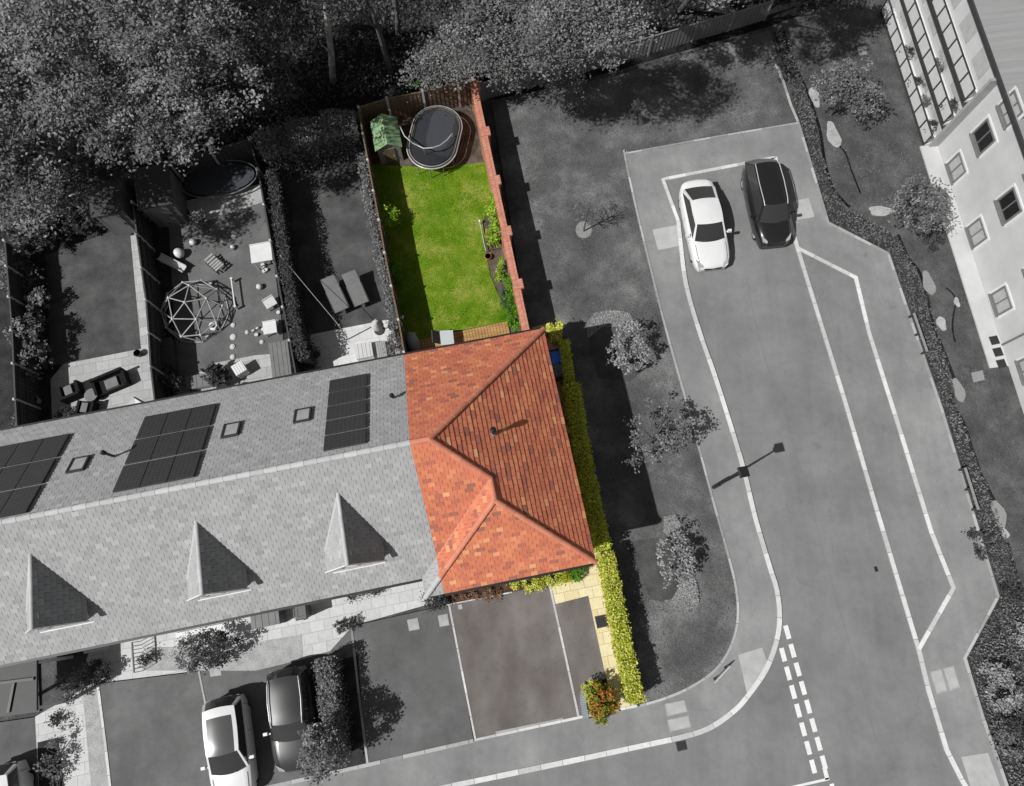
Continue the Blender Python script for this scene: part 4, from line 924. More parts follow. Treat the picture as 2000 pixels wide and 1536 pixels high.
def net_mat():
    m, n, b = new_mat('black_netting'); b.inputs['Base Color'].default_value = G(30); b.inputs['Roughness'].default_value = .9
    tr = n.nodes.new('ShaderNodeBsdfTransparent'); ms = n.nodes.new('ShaderNodeMixShader'); ms.inputs[0].default_value = .38
    n.links.new(tr.outputs[0], ms.inputs[1]); n.links.new(b.outputs[0], ms.inputs[2]); n.links.new(ms.outputs[0], n.nodes['Material Output'].inputs[0]); return m
M['net'] = net_mat()
na, nb_ = stad(.56, 1.12, .88), stad(.5, 1.0, 1.75); mb = MB(); mb.grid([na+[na[0]], nb_+[nb_[0]]]); mb.build('safety_net', M['net'], t)
for seg in ([(781, 247), (790, 266), (806, 280), (827, 290), (845, 289), (860, 284), (874, 273), (884, 261)],):
    pp = [at(x, y, 1.55-.1*abs(i-3.5)) for i, (x, y) in enumerate(seg)]; mb = MB(); mb.tube(pp, .03, 8)
    for q in (0, 3, 5, 7): mb.tube([pp[q], Vector((c0.x+(pp[q].x-c0.x)*.95, c0.y+(pp[q].y-c0.y)*.95, .88))], .018, 6)
    mb.build('net_hoop', M['chrome'], t)
# lounge chair, covered barbecue, pots, small garden bits
def lounger(name, label, a, b, wd, seat, frame, group=None, backrise=.35, cushion=None, cat='sun lounger', hz=.35):
    """a = head end, b = foot end"""
    a, b = Vector(a), Vector(b); d = (b-a); L_ = d.length; d.normalize(); nr = Vector((-d.y, d.x, 0)); base = a.lerp(b, .5); base.z = 0.06
    t = thing(name, label, cat, base, math.atan2(d.y, d.x), group); z0 = hz
    h_ = a+d*L_*.36
    mb = MB(); mb.box(h_.lerp(b, .5)+Vector((0, 0, z0)), L_*.64, wd, .07, d, nr); mb.build('seat', M[seat], t)
    bd = (h_-a-Vector((0, 0, backrise))).normalized(); bl = math.sqrt((L_*.36)**2+backrise**2); up = nr.cross(bd)
    if up.z < 0: up = -up
    mb = MB(); mb.box(a.lerp(h_, .5)+Vector((0, 0, z0+backrise/2)), bl, wd, .07, bd, nr, up); mb.build('backrest', M[cushion or seat], t)
    mb = MB()
    for s in (-1, 1): mb.beam(h_+nr*s*wd*.53+Vector((0, 0, z0-.02)), b+nr*s*wd*.53+Vector((0, 0, z0-.02)), .05, .06)
    mb.build('frame', M[frame], t)
    for s in (-1, 1):
        for e in (.12, .9):
            p = a+d*L_*e+nr*s*wd*.45; mb = MB(); mb.cyl((p.x, p.y, .06), (p.x, p.y, z0-.03), .022, n=8); mb.build('leg', M[frame], t)
    return t
lounger('garden_recliner', 'white reclining garden chair with dark headrest on timber deck', at(846, 666, .5), at(887, 664, .3), .62, 'whiteseat', 'white', cushion='darkgrey', cat='garden chair', backrise=.3)
bc = at(806, 668, .6); t = thing('barbecue', 'grey shrouded barbecue in the dark corner of the deck', 'barbecue', (bc.x, bc.y, .1), ANG)
rows = []
for j, (z, r) in enumerate(((.1, .36), (.4, .34), (.75, .33), (.98, .27), (1.08, .15), (1.1, .02))):
    rows.append([Vector((bc.x, bc.y, z))+UX*math.cos(q*.4488)*r*(.85+.12*math.sin(q*2.7+j))+VX*math.sin(q*.4488)*r*1.35*(1+.1*math.sin(q*3.3+j*.5)) for q in range(14)])
mb = MB(); mb.grid(rows, close=True); mb.build('cover', M['cover'], t)
mb = MB(); mb.box(hp(*uv(bc), .13), .3, .5, .1, UX, VX); mb.build('base', M['black'], t)
def pot(px, py, r, h, mat, label, z=0.03, name='plant_pot'):
    c = at(px, py, h); c.z = z; mb = MB(); mb.cyl(c, c+Vector((0, 0, h)), r*.75, r, 16); mb.cyl(c+Vector((0, 0, h-.04)), c+Vector((0, 0, h)), r*1.1, r*1.1, 16)
    return tag(recenter(mb.build(name, M[mat]), c), label, 'plant pot')
pot(953, 501, .15, .22, 'pot', 'round terracotta pot on the brown bed beside the lawn edge')
c = at(936, 432, .3); t = thing('bed_edging_rail', 'thin grey metal rail with ball end edging the raised bed', 'rail', (c.x, c.y, .04))
mb = MB(); mb.tube([at(937, 433, .3), at(943, 465, .3), at(949, 490, .3)], .022, 8)
for q in ((937, 433), (949, 490)): mb.cyl(at(q[0], q[1], .3), (at(*q, .3).x, at(*q, .3).y, .03), .02)
mb.build('rail', M['steel'], t); mb = MB(); mb.ball(at(937, 432, .34), .08); mb.build('ball_finial', M['chrome'], t)
slab('raised_bed', [(942, 434), (980, 425), (985, 485), (950, 492)], .0, .1, M['soil'])
for bt, nm in (([(940, 433), (980, 424)], 0), ([(949, 492), (986, 484)], 1)): pass
B = 'plants in the garden borders'
make_shrub('garden_shrub', 'rounded bright green bush against the left brown fence', 'shrub', 757, 426, .46, .62, 1.3, 1500, .12, 'leaf_lime', B)
make_shrub('garden_shrub', 'small dark bluish bush in shade lower down the left brown fence', 'shrub', 771, 533, .36, .5, 1.1, 900, .1, 'leaf_green', B)
make_shrub('climbing_plant', 'yellow green climber spilling over the brick wall top', 'plant', 967, 412, .34, .75, 1.9, 1100, .12, 'leaf_lime', B)
make_shrub('climbing_plant', 'lime climber on brick wall beside the raised bed', 'plant', 970, 455, .34, .6, 1.7, 1000, .12, 'leaf_lime', B)
make_shrub('garden_plant', 'small cream and green plant inside the raised bed', 'plant', 951, 459, .16, .2, .3, 160, .07, 'leaf_varieg', B, gz=.1, cl=.08)
make_shrub('garden_plant', 'dark purple brown low plant in lower part of raised bed', 'plant', 962, 475, .24, .17, .22, 220, .06, 'leaf_heather', B, gz=.1, cl=.08)
make_shrub('garden_shrub', 'slim upright light green plant in brown border below the raised bed', 'plant', 980, 520, .14, .38, .8, 420, .08, 'leaf_lime', B, cl=.1)
make_shrub('garden_shrub', 'yellow green clump near the lawn edge in middle of the border', 'plant', 975, 541, .24, .24, .4, 340, .09, 'leaf_lime', B, cl=.1)
make_shrub('garden_shrub', 'round dark green shrub at the lower bulge of the border', 'shrub', 990, 586, .34, .42, .7, 800, .08, 'leaf_deep', B)
make_shrub('climbing_plant', 'long fresh green climber along inside of the lower brick wall', 'plant', 999, 565, .26, .95, 1.2, 1400, .09, 'leaf_green', B)
make_shrub('garden_shrub', 'dense green shrub between deck end and brick wall', 'shrub', 1004, 622, .34, .55, 1.0, 1100, .09, 'leaf_green', B)
make_shrub('garden_plant', 'green sprig in top left corner beside the playhouse', 'plant', 703, 238, .16, .2, 1.4, 120, .11, 'leaf_green', B)
make_shrub('garden_plant', 'greenery poking above the rear brown fence', 'plant', 815, 181, 1.0, .12, 1.9, 260, .1, 'leaf_green', B)
fl = make_shrub('flowering_plant', 'plant with white blooms on left fence near the deck', 'plant', 781, 628, .2, .28, 1.4, 200, .08, 'leaf_deep', B)
mb = MB()
for i in range(9): mb.ball(at(781+random.uniform(-6, 6), 627+random.uniform(-9, 9), 1.35), .055, 8, 5)
mb.build('blooms', M['petal'], fl)
# wheelie bins
def wheelie(label, px, py, mat, rz=ANG, h=1.05, group='wheelie bins by the end house'):
    c = at(px, py, h); base = Vector((c.x, c.y, .06)); t = thing('wheelie_bin', label, 'wheelie bin', base, rz, group)
    x = Vector((math.cos(rz), math.sin(rz), 0)); y = Vector((-x.y, x.x, 0)); z = Vector((0, 0, 1))
    def ring(w_, d_, zz, dy=0): w_ *= .86; d_ *= .9; return [base+x*sx*w_+y*(sy*d_+dy)+z*zz for sx, sy in ((-1, -1), (1, -1), (1, 1), (-1, 1))]
    mb = MB(); r = [ring(.19, .24, .06), ring(.26, .31, .95), ring(.285, .335, .96), ring(.285, .335, .99)]
    mb.grid([q+[q[0]] for q in r], smooth=False); mb.poly(list(reversed(r[0]))); mb.poly(r[3]); mb.build('body', M[mat], t)
    mb = MB(); l = [ring(.29, .34, .99), ring(.29, .34, 1.02), ring(.24, .29, 1.06), ring(.15, .19, 1.06), ring(.13, .17, 1.045)]
    mb.grid([q+[q[0]] for q in l], smooth=False); mb.poly(l[-1]); ld = mb.build('lid', M[mat], t)
    mb = MB(); mb.beam(base+x*-.3+y*-.2+z*1.0, base+x*-.3+y*.2+z*1.0, .04, .04); mb.build('handle', M[mat], ld)
    for s in (-1, 1): mb = MB(); mb.cyl(base+y*s*.24+x*-.18+z*.1, base+y*s*.29+x*-.2+z*.1, .1, n=14); mb.build('wheel', M['rubber'], t)
    return t
wheelie('brown wheelie bin, topmost in row between roof edge and hedge', 1080, 671, 'bin_brown')
wheelie('blue wheelie bin in middle of the row by the hedge', 1087, 698, 'bin_blue')
wheelie('dark grey wheelie bin, lowest of the three by the hedge', 1092, 723, 'bin_dark')
wheelie('grey bin with plain lid standing at front wall of the middle terraced house', 588, 1196, 'bin_grey', group='bins at the front')

# ------------------------------------------------------------------ own front garden
make_hedge('clipped_hedge', 'bright yellow top end of the hedge beside the brown bin', [(1072, 651), (1084, 648), (1097, 649)], .62, 1.5, 3400, .13, 'leaf_varieg', group='hedge around the end house')
make_hedge('clipped_hedge', 'narrow green stretch of clipped hedge right beside the wheelie bins', [(1101, 664), (1107, 700), (1113, 745)], .34, 1.5, 3000, .09, 'leaf_hedge', group='hedge around the end house', rough=.04)
make_hedge('clipped_hedge', 'long green clipped hedge in shade beside the orange roof', [(1116, 748), (1122, 790), (1132, 850), (1147, 930), (1163, 1010), (1179, 1075)], .6, 1.5, 9500, .1, 'leaf_hedge', group='hedge around the end house')
make_hedge('clipped_hedge', 'bright yellow green hedge beside the buff slab path', [(1183, 1078), (1196, 1140), (1209, 1210), (1226, 1290), (1236, 1335), (1245, 1374)], .5, 1.3, 9000, .11, 'leaf_varieg', group='hedge around the end house')
make_shrub('front_shrub', 'wide yellow variegated shrub under front eave of the orange roof', 'shrub', 1038, 1136, .95, .36, .7, 1500, .1, 'leaf_varieg', 'shrubs at the front of the end house')
make_shrub('front_shrub', 'smaller yellow variegated shrub between the wide one and the green ball', 'shrub', 1096, 1124, .4, .34, .65, 800, .1, 'leaf_varieg', 'shrubs at the front of the end house')
make_shrub('box_ball', 'clipped dark green ball shrub at front corner of orange roofed house', 'topiary', 1126, 1117, .37, .36, .75, 2600, .05, 'leaf_green', 'shrubs at the front of the end house', cl=.07)
make_shrub('heather_bed', 'low brown heather along the front of the orange roofed house', 'plant', 930, 1158, 1.25, .3, .3, 1700, .07, 'leaf_heather', 'shrubs at the front of the end house', cl=.1)
make_shrub('photinia_bush', 'red and green leaved bush at the end of the brown driveway', 'bush', 1175, 1369, .56, .78, 1.2, 3200, .1, 'leaf_red', cl=.14)
make_shrub('front_shrub', 'pale yellow sprig beside the red leaved bush inside brick ring', 'shrub', 1153, 1352, .26, .4, .9, 500, .09, 'leaf_varieg', 'shrubs at the front of the end house', cl=.1)
arc = [(1183, 1320), (1165, 1324), (1150, 1332), (1141, 1346), (1139, 1364), (1141, 1384), (1145, 1402)]
mb = MB(); sp = smooth_path(P2(arc, .08), 6)
for i in range(len(sp)-1):
    a, b = sp[i], sp[i+1]; d = (b-a).normalized(); nr = Vector((-d.y, d.x, 0)); m_ = a.lerp(b, .5); L_ = (b-a).length
    mb.box(Vector((m_.x, m_.y, .05)), L_*.86, .24, .09, d, nr)
o = mb.build('brick_edging', M['cover']); tag(o, 'curved blue grey brick edging around the red leaved bush', 'edging')
slab('planting_bed', [(1183, 1325), (1165, 1328), (1150, 1338), (1145, 1352), (1143, 1372), (1150, 1404), (1205, 1388)], .0, .055, M['mulch'])
grate(1175, 1214, .5, .5, 'dark square drain cover set in the buff slab path', z=.055)

# ------------------------------------------------------------------ cars
def make_car(label, rear, front, W_, Ht, paintm, style, L_=None, z=0.0):
    """rear/front: points at bumper height seen in the photo"""
    r, f = Vector(rear), Vector(front); d = (f-r); L0 = d.length; d.normalize()
    L_ = L_ or L0; c = r+d*L_/2 if style.get('anchor') == 'rear' else (r+f)/2
    base = Vector((c.x, c.y, z)); rz = math.atan2(d.y, d.x); d.z = 0; n_ = Vector((-d.y, d.x, 0))
    t = thing('parked_car', label, 'car', base, rz)
    def P(x, y, zz): return base+d*x+n_*y+Vector((0, 0, zz))
    hb = style.get('belt', .92); hood = style.get('hood', .86); tail = style.get('tail', .95); hl = L_/2; hw = W_/2
    xf, xr, rf, rr = (L_*style['xf'], L_*style['xr'], L_*style['rf'], L_*style['rr'])
    def topz(x):
        s = x/hl
        if x > xf: q = (x-xf)/(hl-xf); return hb-(hb-hood)*q-.22*q**4
        if x < xr: q = (xr-x)/(hl+xr); return hb+(tail-hb)*q-.1*q**5
        return hb
    def wid(x): s = abs(x)/hl; e = style.get('round', 5); return hw*(1-.22*s**e-.03*s)
    rows = []
    xs = [-hl*q for q in (1, .985, .95, .9, .82, .7, .55, .4, .2, 0)]+[hl*q for q in (.2, .4, .55, .7, .82, .9, .95, .985, 1)]
    for x in xs:
        e = 1.0 if abs(x) < hl*.99 else .93; w_ = wid(x)*e; tz = topz(x); tz = tz-(0.1 if abs(x) > hl*.99 else 0.0)
        pr_ = [(-w_*.95, .2), (-w_*.99, .42), (-w_, .62), (-w_*.975, tz-.1), (-w_*.9, tz-.02), (-w_*.6, tz+.015), (0, tz+.03), (w_*.6, tz+.015), (w_*.9, tz-.02), (w_*.975, tz-.1), (w_, .62), (w_*.99, .42), (w_*.95, .2)]
        rows.append([P(x*(1-.075*min(1, abs(y)/hw)**2.2*(abs(x)/hl)**5), y, zz) for y, zz in pr_])
    mb = MB(); mb.grid(rows)
    for rw, rev in ((rows[0], False), (rows[-1], True)):
        mb.poly(rw if rev else list(reversed(rw)))
    bl = P(0, 0, .23); mb.poly([rows[0][0], rows[0][-1], rows[-1][-1], rows[-1][0]])
    body = mb.build('body', M[paintm], t)
    # cabin
    wb, wt = hw*.88, hw*style.get('wt', .66); zr = Ht-.05
    def Fb(y): return (xf+.16*(1-y*y), y*wb, topz(xf)+.02)
    def Ft(y): return (rf+.07*(1-y*y), y*wt, zr)
    def Bb(y): return (xr-.14*(1-y*y), y*wb, topz(xr)+.02)
    def Bt(y): return (rr-.06*(1-y*y), y*wt, zr-.02)
    def lerp3(a, b, t_): return tuple(a[i]+(b[i]-a[i])*t_ for i in range(3))
    def sheet(fa, fb_, y0, y1, n=8, push=0.0, m=3, s0=0.0, s1=1.0):
        return [[P(*(lambda q: (q[0]+push, q[1], q[2]))(lerp3(fa(y0+(y1-y0)*i/n), fb_(y0+(y1-y0)*i/n), s0+(s1-s0)*j/m))) for i in range(n+1)] for j in range(m+1)]
    mb = MB(); mb.grid(sheet(Fb, Ft, -.9, .9)); mb.build('windscreen', M['carglass'], t)
    mb = MB(); mb.grid(sheet(Bb, Bt, -.84, .84)); mb.build('rear_window', M['carglass'], t)
    # pillars and roof
    for s in (-1, 1):
        mb = MB()
        for fa, fb_, e in ((Fb, Ft, .9), (Bb, Bt, .84)): mb.grid(sheet(fa, fb_, s*e, s*1.0, 1))
        a0, a1, b0, b1 = Fb(s), Ft(s), Bb(s), Bt(s)
        for u0, u1 in ((0, .03), (.965, 1)):     # strips next to the pillars
            mb.grid([[P(*lerp3(a0, b0, q)) for q in (u0, u1)], [P(*lerp3(a1, b1, q)) for q in (u0, u1)]])
        mb.grid([[P(*lerp3(lerp3(a0, b0, q), lerp3(a1, b1, q), w2)) for q in (.03, .25, .5, .75, .965)] for w2 in (.9, 1.0)])
        mb.build('pillar', M[style.get('pillar', paintm)], t)
    nx, ny = 10, 8; rows = []
    for j in range(nx+1):
        q = j/nx; row = []
        for i in range(ny+1):
            y = -1+2*i/ny; p = lerp3(Ft(y), Bt(y), q); dome = .07*(1-y*y)*(1-(2*q-1)**4*.7); row.append(P(p[0], p[1]*(1+.06*math.sin(math.pi*q)), p[2]+dome*1.0))
        rows.append(row)
    if style.get('glassroof'):
        rm = MB(); rm.grid(rows); rm.build('roof', M[paintm], t)
        gm = MB(); gm.grid([[p+Vector((0, 0, .012)) for p in rw[1:-1]] for rw in rows[style['g0']:style['g1']+1]]); gm.build('glass_roof', M['roofglass'], t)
    else:
        rm = MB(); rm.grid(rows); rm.build('roof', M[paintm], t)
    for s in (-1, 1):
        a0, a1, b0, b1 = Fb(s), Ft(s), Bb(s), Bt(s)
        mb = MB(); mb.grid([[P(*lerp3(lerp3(a0, b0, q), lerp3(a1, b1, q), w2)) for q in (.03, .25, .5, .75, .965)] for w2 in (0, .45, .9)]); mb.build('side_window', M['carglass'], t)
        mb = MB(); mb.box(P(xf-.28, s*(hw+.09), hb+.06), .14, .2, .13, d, n_, taper=.8); mb.box(P(xf-.26, s*(hw-.03), hb+.02), .06, .14, .05, d, n_); mb.build('wing_mirror', M[style.get('mirror', paintm)], t)
        q = [(hl*.80, wid(hl*.8)*.93), (hl*.93, wid(hl*.93)*.9), (hl*.968, wid(hl*.965)*.66), (hl*.93, wid(hl*.93)*.62)]
        mb = MB(); lo_ = [P(x_, s*y_, topz(x_)-.09) for x_, y_ in q]; hi_ = [P(x_, s*y_, topz(x_)+.012) for x_, y_ in q]; mb.add(lo_+hi_, [[4, 5, 6, 7], [0, 1, 5, 4], [1, 2, 6, 5], [2, 3, 7, 6], [3, 0, 4, 7]]); mb.build('headlight', M[style.get('lamp', 'lightgrey')], t)
        # shut lines of the bonnet and doors
        sl = MB()
        for x0_, x1_ in ((xf+.22, hl*.86),):
            xs_ = [x0_+(x1_-x0_)*k_/5 for k_ in range(6)]
            for k_ in range(5): sl.beam(P(xs_[k_], s*wid(xs_[k_])*.8, topz(xs_[k_])+.008), P(xs_[k_+1], s*wid(xs_[k_+1])*.8, topz(xs_[k_+1])+.008), .014, .012)
        sl.build('bonnet_seam', M['darkgrey'], t)
        for xd in (xf-.12, (xf+xr)/2+.05, xr+.3):
            sl = MB(); sl.beam(P(xd, s*(wid(xd)*.978), topz(xd)-.1), P(xd, s*(wid(xd)*1.002), .45), .014, .012); sl.build('door_seam', M['darkgrey'], t)
        mb = MB(); y = wid(hl*.95)*.78; mb.box(P(-hl*.965, s*y, topz(-hl*.95)-.13), .12, .26, .12, d, n_); mb.build('tail_light', M['midgrey'], t)
        if style.get('rails'):
            mb = MB(); mb.tube([P(rf+.1, s*wt*.93, zr+.02), P(rf-.15, s*wt*.97, zr+.09), P((rf+rr)/2, s*wt*1.02, zr+.1), P(rr+.15, s*wt*.97, zr+.08), P(rr, s*wt*.93, zr+.01)], .022, 6); mb.build('roof_rail', M['chrome'], t)
        for xw in (hl*.62, -hl*.6):
            yw = wid(xw)*.94; mb = MB(); mb.cyl(P(xw, s*(yw-.2), .32), P(xw, s*yw, .32), .32, n=20); wh = mb.build('wheel', M['rubber'], t)
            mb = MB(); mb.cyl(P(xw, s*(yw-.01), .32), P(xw, s*(yw+.01), .32), .21, n=16); mb.build('rim', M['steel'], wh)
    mb = MB(); mb.box(P(hl*.985, 0, topz(hl)-.08), .06, hw*.9, .12, d, n_); mb.build('grille', M['black'], t)
    mb = MB(); mb.box(P(-hl*.99, 0, .55), .05, .5, .12, d, n_); mb.build('number_plate', M['offwhite'], t)
    if style.get('wiper', True):
        mb = MB(); mb.beam(P(xf+.13, .35, hb+.035), P(xf-.02, -.25, hb+.07), .02, .02); mb.build('wiper', M['black'], t)
    return t
sedan = dict(xf=.2, xr=-.385, rf=.07, rr=-.2, belt=.9, hood=.78, tail=.98, wt=.72, round=7, pillar='car_white')
make_car('white saloon car parked nose down beside the kerb in the bay', at(1356, 359, .5), at(1393, 526, .5), 1.86, 1.43, 'car_white', sedan)
suv = dict(xf=.25, xr=-.465, rf=.12, rr=-.36, belt=1.02, hood=.92, tail=1.0, wt=.66, rails=True, round=3.6, pillar='car_dark')
make_car('black estate style SUV with bright roof rails parked beside the white saloon', at(1477, 322, .5), at(1514, 482, .5), 1.8, 1.66, 'car_dark', suv)
hatch = dict(xf=.19, xr=-.47, rf=.01, rr=-.41, belt=.95, hood=.86, tail=.98, wt=.72, glassroof=True, g0=0, g1=8, round=5, pillar='car_white')
make_car('white hatchback with dark glass roof parked on the driveway', at(442, 1360, .5), at(464, 1562, .5), 1.74, 1.5, 'car_white', hatch, z=.046)
dk = dict(xf=.16, xr=-.475, rf=.0, rr=-.42, belt=.98, hood=.9, tail=.98, wt=.7, round=5, rails=True, pillar='car_dark', mirror='chrome')
make_car('dark grey car parked between the white hatchback and the hedge', at(567, 1304, .5), at(584, 1504, .5), 1.84, 1.58, 'car_grey', dk, z=.046)
h2 = dict(hatch); h2.update(glassroof=False, anchor='rear')
make_car('white car cut off at the bottom left corner', at(10, 1492, .5), at(24, 1640, .5), 1.8, 1.48, 'car_white', h2, L_=4.2, z=.046)

def cover_patch(px, n, mat, lb, size, z0, h):
    P_ = np.array(P2(px)); X = rng.uniform(P_[:, 0].min(), P_[:, 0].max(), n); Y = rng.uniform(P_[:, 1].min(), P_[:, 1].max(), n); q = in_poly(X, Y, P_); X, Y = X[q], Y[q]
    hz = .5+.3*np.sin(X*1.9+np.sin(Y*1.3))+.25*np.sin(Y*2.6+X)
    tag(leaf_mesh('ground_cover', np.stack([X, Y, z0+h*np.clip(hz, .1, 1)*rng.uniform(.2, 1, len(X))], 1), size, M[mat], up=.7, tone=.25+.4*hz), lb, 'ground cover', kind='stuff')
# ------------------------------------------------------------------ street furniture
lb_ = at(1394, 952, .05); t = thing('street_lamp', 'dark street lamp post with square lantern beside the road kerb', 'street lamp', lb_)
mb = MB(); hz_ = 4.0; mb.cyl(lb_, lb_+Vector((0, 0, 1.0)), .09, .085); mb.cyl(lb_+Vector((0, 0, 1.0)), lb_+Vector((0, 0, hz_)), .055, .04); mb.build('post', M['black'], t)
mb = MB(); hd = lb_+Vector((0, 0, hz_)); mb.box(hd+Vector((0, 0, .3)), .42, .42, .06, UX, VX, taper=.7); mb.cyl(hd, hd+Vector((0, 0, .05)), .12, .16)
for sx in (-1, 1):
    for sy in (-1, 1): mb.beam(hd+UX*sx*.1+VX*sy*.1+Vector((0, 0, .04)), hd+UX*sx*.17+VX*sy*.17+Vector((0, 0, .28)), .02, .02)
l_ = mb.build('lantern', M['black'], t)
mb = MB(); mb.box(hd+Vector((0, 0, .16)), .24, .24, .2, UX, VX); mb.build('lantern_glass', M['greyglass'], l_)
def low_rail(a, b, label, h=.5):
    a, b = at(*a, h), at(*b, h); t = thing('knee_rail', label, 'rail', (a.x, a.y, -.05))
    mb = MB(); mb.beam(a, b, .09, .06); mb.build('rail', M['edging'], t)
    for q in (.02, .5, .98): p = a.lerp(b, q); mb = MB(); mb.box(Vector((p.x-.0, p.y, h/2-.04)), .09, .09, h-.02); mb.build('post', M['darkgrey'], t)
low_rail((1785, 612), (1811, 687), 'low pale timber rail on grass behind the pavement, upper one')
low_rail((1885, 914), (1911, 996), 'low pale timber rail on grass behind the pavement, lower one')
a, b = at(1396, 1334, .55), at(1426, 1302, .55); t = thing('street_nameplate', 'small low street nameplate on two legs at the bend of the verge', 'sign', (a.x, a.y, .05))
dd = (b-a).normalized(); mb = MB(); mb.box(a.lerp(b, .5)-Vector((0, 0, .1)), (b-a).length, .04, .2, dd, Vector((-dd.y, dd.x, 0))); mb.build('plate', M['offwhite'], t)
for q in (.15, .85): p = a.lerp(b, q); mb = MB(); mb.box(Vector((p.x, p.y, .25)), .05, .05, .44); mb.build('post', M['black'], t)

# ------------------------------------------------------------------ lounger garden
lounger('sun_lounger', 'left of two flat grey sun loungers on the dark lawn', at(643, 550, .5), at(672, 612, .3), .68, 'greyseat', 'darkgrey', 'pair of sun loungers', backrise=.12)
lounger('sun_lounger', 'right of two flat grey sun loungers on the dark lawn', at(684, 540, .5), at(710, 600, .3), .68, 'greyseat', 'darkgrey', 'pair of sun loungers', backrise=.12)
make_hedge('leafy_hedge', 'tall narrow leafy hedge left of the sun lounger garden', [(530, 330), (543, 430), (557, 520), (576, 640), (592, 700)], .42, 1.9, 6500, .11, 'leaf_wood_dark', rough=.07)
make_hedge('leafy_hedge', 'wide clipped hedge across rear of the sun lounger garden', [(505, 290), (560, 268), (630, 250), (696, 238)], 1.4, 2.0, 9000, .12, 'leaf_mid', rough=.09)
make_hedge('leafy_hedge', 'thin pale climber on far side of the brown panel fence', [(705, 300), (722, 400), (742, 500), (760, 590), (772, 640)], .35, 1.5, 4000, .1, 'leaf_mid', rough=.07)
p0, p1 = at(548, 500, 2.0), at(662, 636, 1.9)
t = thing('washing_line', 'thin washing line crossing from the white playhouse to the bright patio', 'washing line', (p0.x, p0.y, 0.05))
mb = MB(); mb.tube([p0, p0.lerp(p1, .5)-Vector((0, 0, .12)), p1], .014, 5); mb.build('line', M['lightgrey'], t)
for p in (p0, p1): mb = MB(); mb.cyl((p.x, p.y, .03), (p.x, p.y, p.z+.03), .03); mb.build('post', M['lightgrey'], t)
c = at(738, 632, 1.6); e = at(741, 645, .1); t = thing('closed_parasol', 'closed pale parasol leaning at the bright patio corner', 'parasol', (e.x, e.y, .06))
mb = MB(); mb.cyl((e.x, e.y, .06), c+Vector((0, 0, .5)), .025); mb.build('pole', M['lightgrey'], t)
mb = MB(); mb.cyl(Vector((e.x, e.y, .7)).lerp(c, .2), c+Vector((0, 0, .35)), .3, .05, 10); mb.build('canopy', M['offwhite'], t)
mb = MB(); mb.cyl((e.x, e.y, .06), (e.x, e.y, .14), .26, .22, 14); mb.build('base', M['darkgrey'], t)
def storage(label, px, py, w_, d_, h, mat, name='storage_box', cat='storage box', z=.06, rz=ANG):
    c = at(px, py, h); c.z = z; x = Vector((math.cos(rz), math.sin(rz), 0)); y = Vector((-x.y, x.x, 0)); t = thing(name, label, cat, c, rz)
    mb = MB(); mb.box(c+Vector((0, 0, h*.45)), w_, d_, h*.9, x, y)
    for i in range(3): mb.box(c+Vector((0, 0, h*(.2+.25*i))), w_+.02, d_+.02, .03, x, y)
    mb.build('body', M[mat], t)
    mb = MB(); mb.box(c+Vector((0, 0, h*.95)), w_+.06, d_+.06, h*.1, x, y, taper=.96)
    for i in range(4): mb.box(c+x*w_*(-.36+.24*i)+Vector((0, 0, h+.005)), .03, d_, .02, x, y)
    mb.build('lid', M[mat], t); return t
storage('pale slatted storage box on the bright patio', 711, 685, .75, .7, .5, 'offwhite')
storage('narrow pale box beside slatted storage box by the house', 745, 683, .4, .75, .45, 'lightgrey')
storage('white lidded planter beside dark fence at edge of bright patio', 590, 690, .45, .5, .5, 'offwhite', cat='planter', name='planter')
make_shrub('patio_shrub', 'leafy shrub on left edge of bright patio', 'shrub', 600, 712, .4, .5, .9, 700, .11, 'leaf_wood')
make_shrub('patio_shrub', 'tall grey shrub throwing shade on the bright patio', 'shrub', 612, 690, .2, .2, 1.3, 240, .11, 'leaf_wood_dark')
make_shrub('patio_shrub', 'grey green bush between bright patio and brown fence', 'shrub', 770, 672, .28, .7, .9, 600, .11, 'leaf_mid')

# ------------------------------------------------------------------ toy garden
dc = at(368, 597, 1.0); base = Vector((dc.x, dc.y, .05)); t = thing('climbing_dome', 'geodesic climbing dome frame in the garden full of toys', 'climbing frame', base)
R0 = 1.55; hh = 1.35; V_ = [base+Vector((0, 0, hh))]
rings = [(.60, .86, 5, .3), (.93, .45, 10, .1), (1.0, 0.02, 10, 0.0)]
rg = []
for r, zz, n, o_ in rings:
    rg.append([base+Vector((R0*r*math.cos(2*math.pi*i/n+o_), R0*r*math.sin(2*math.pi*i/n+o_), hh*zz)) for i in range(n)])
edges = []
for i in range(5):
    edges += [(V_[0], rg[0][i]), (rg[0][i], rg[0][(i+1) % 5])]
    for q in (-1, 0, 1): edges.append((rg[0][i], rg[1][(2*i+q) % 10]))
for i in range(10):
    edges += [(rg[1][i], rg[1][(i+1) % 10]), (rg[1][i], rg[2][i]), (rg[2][i], rg[2][(i+1) % 10]), (rg[1][i], rg[2][(i+1) % 10])]
mb = MB()
for a, b in edges: mb.cyl(a, b, .03, n=6)
mb.build('frame', M['lightgrey'], t)
for p in V_+rg[0]+rg[1]: mb = MB(); mb.ball(p, .065, 8, 5); mb.build('joint', M['offwhite'], t)
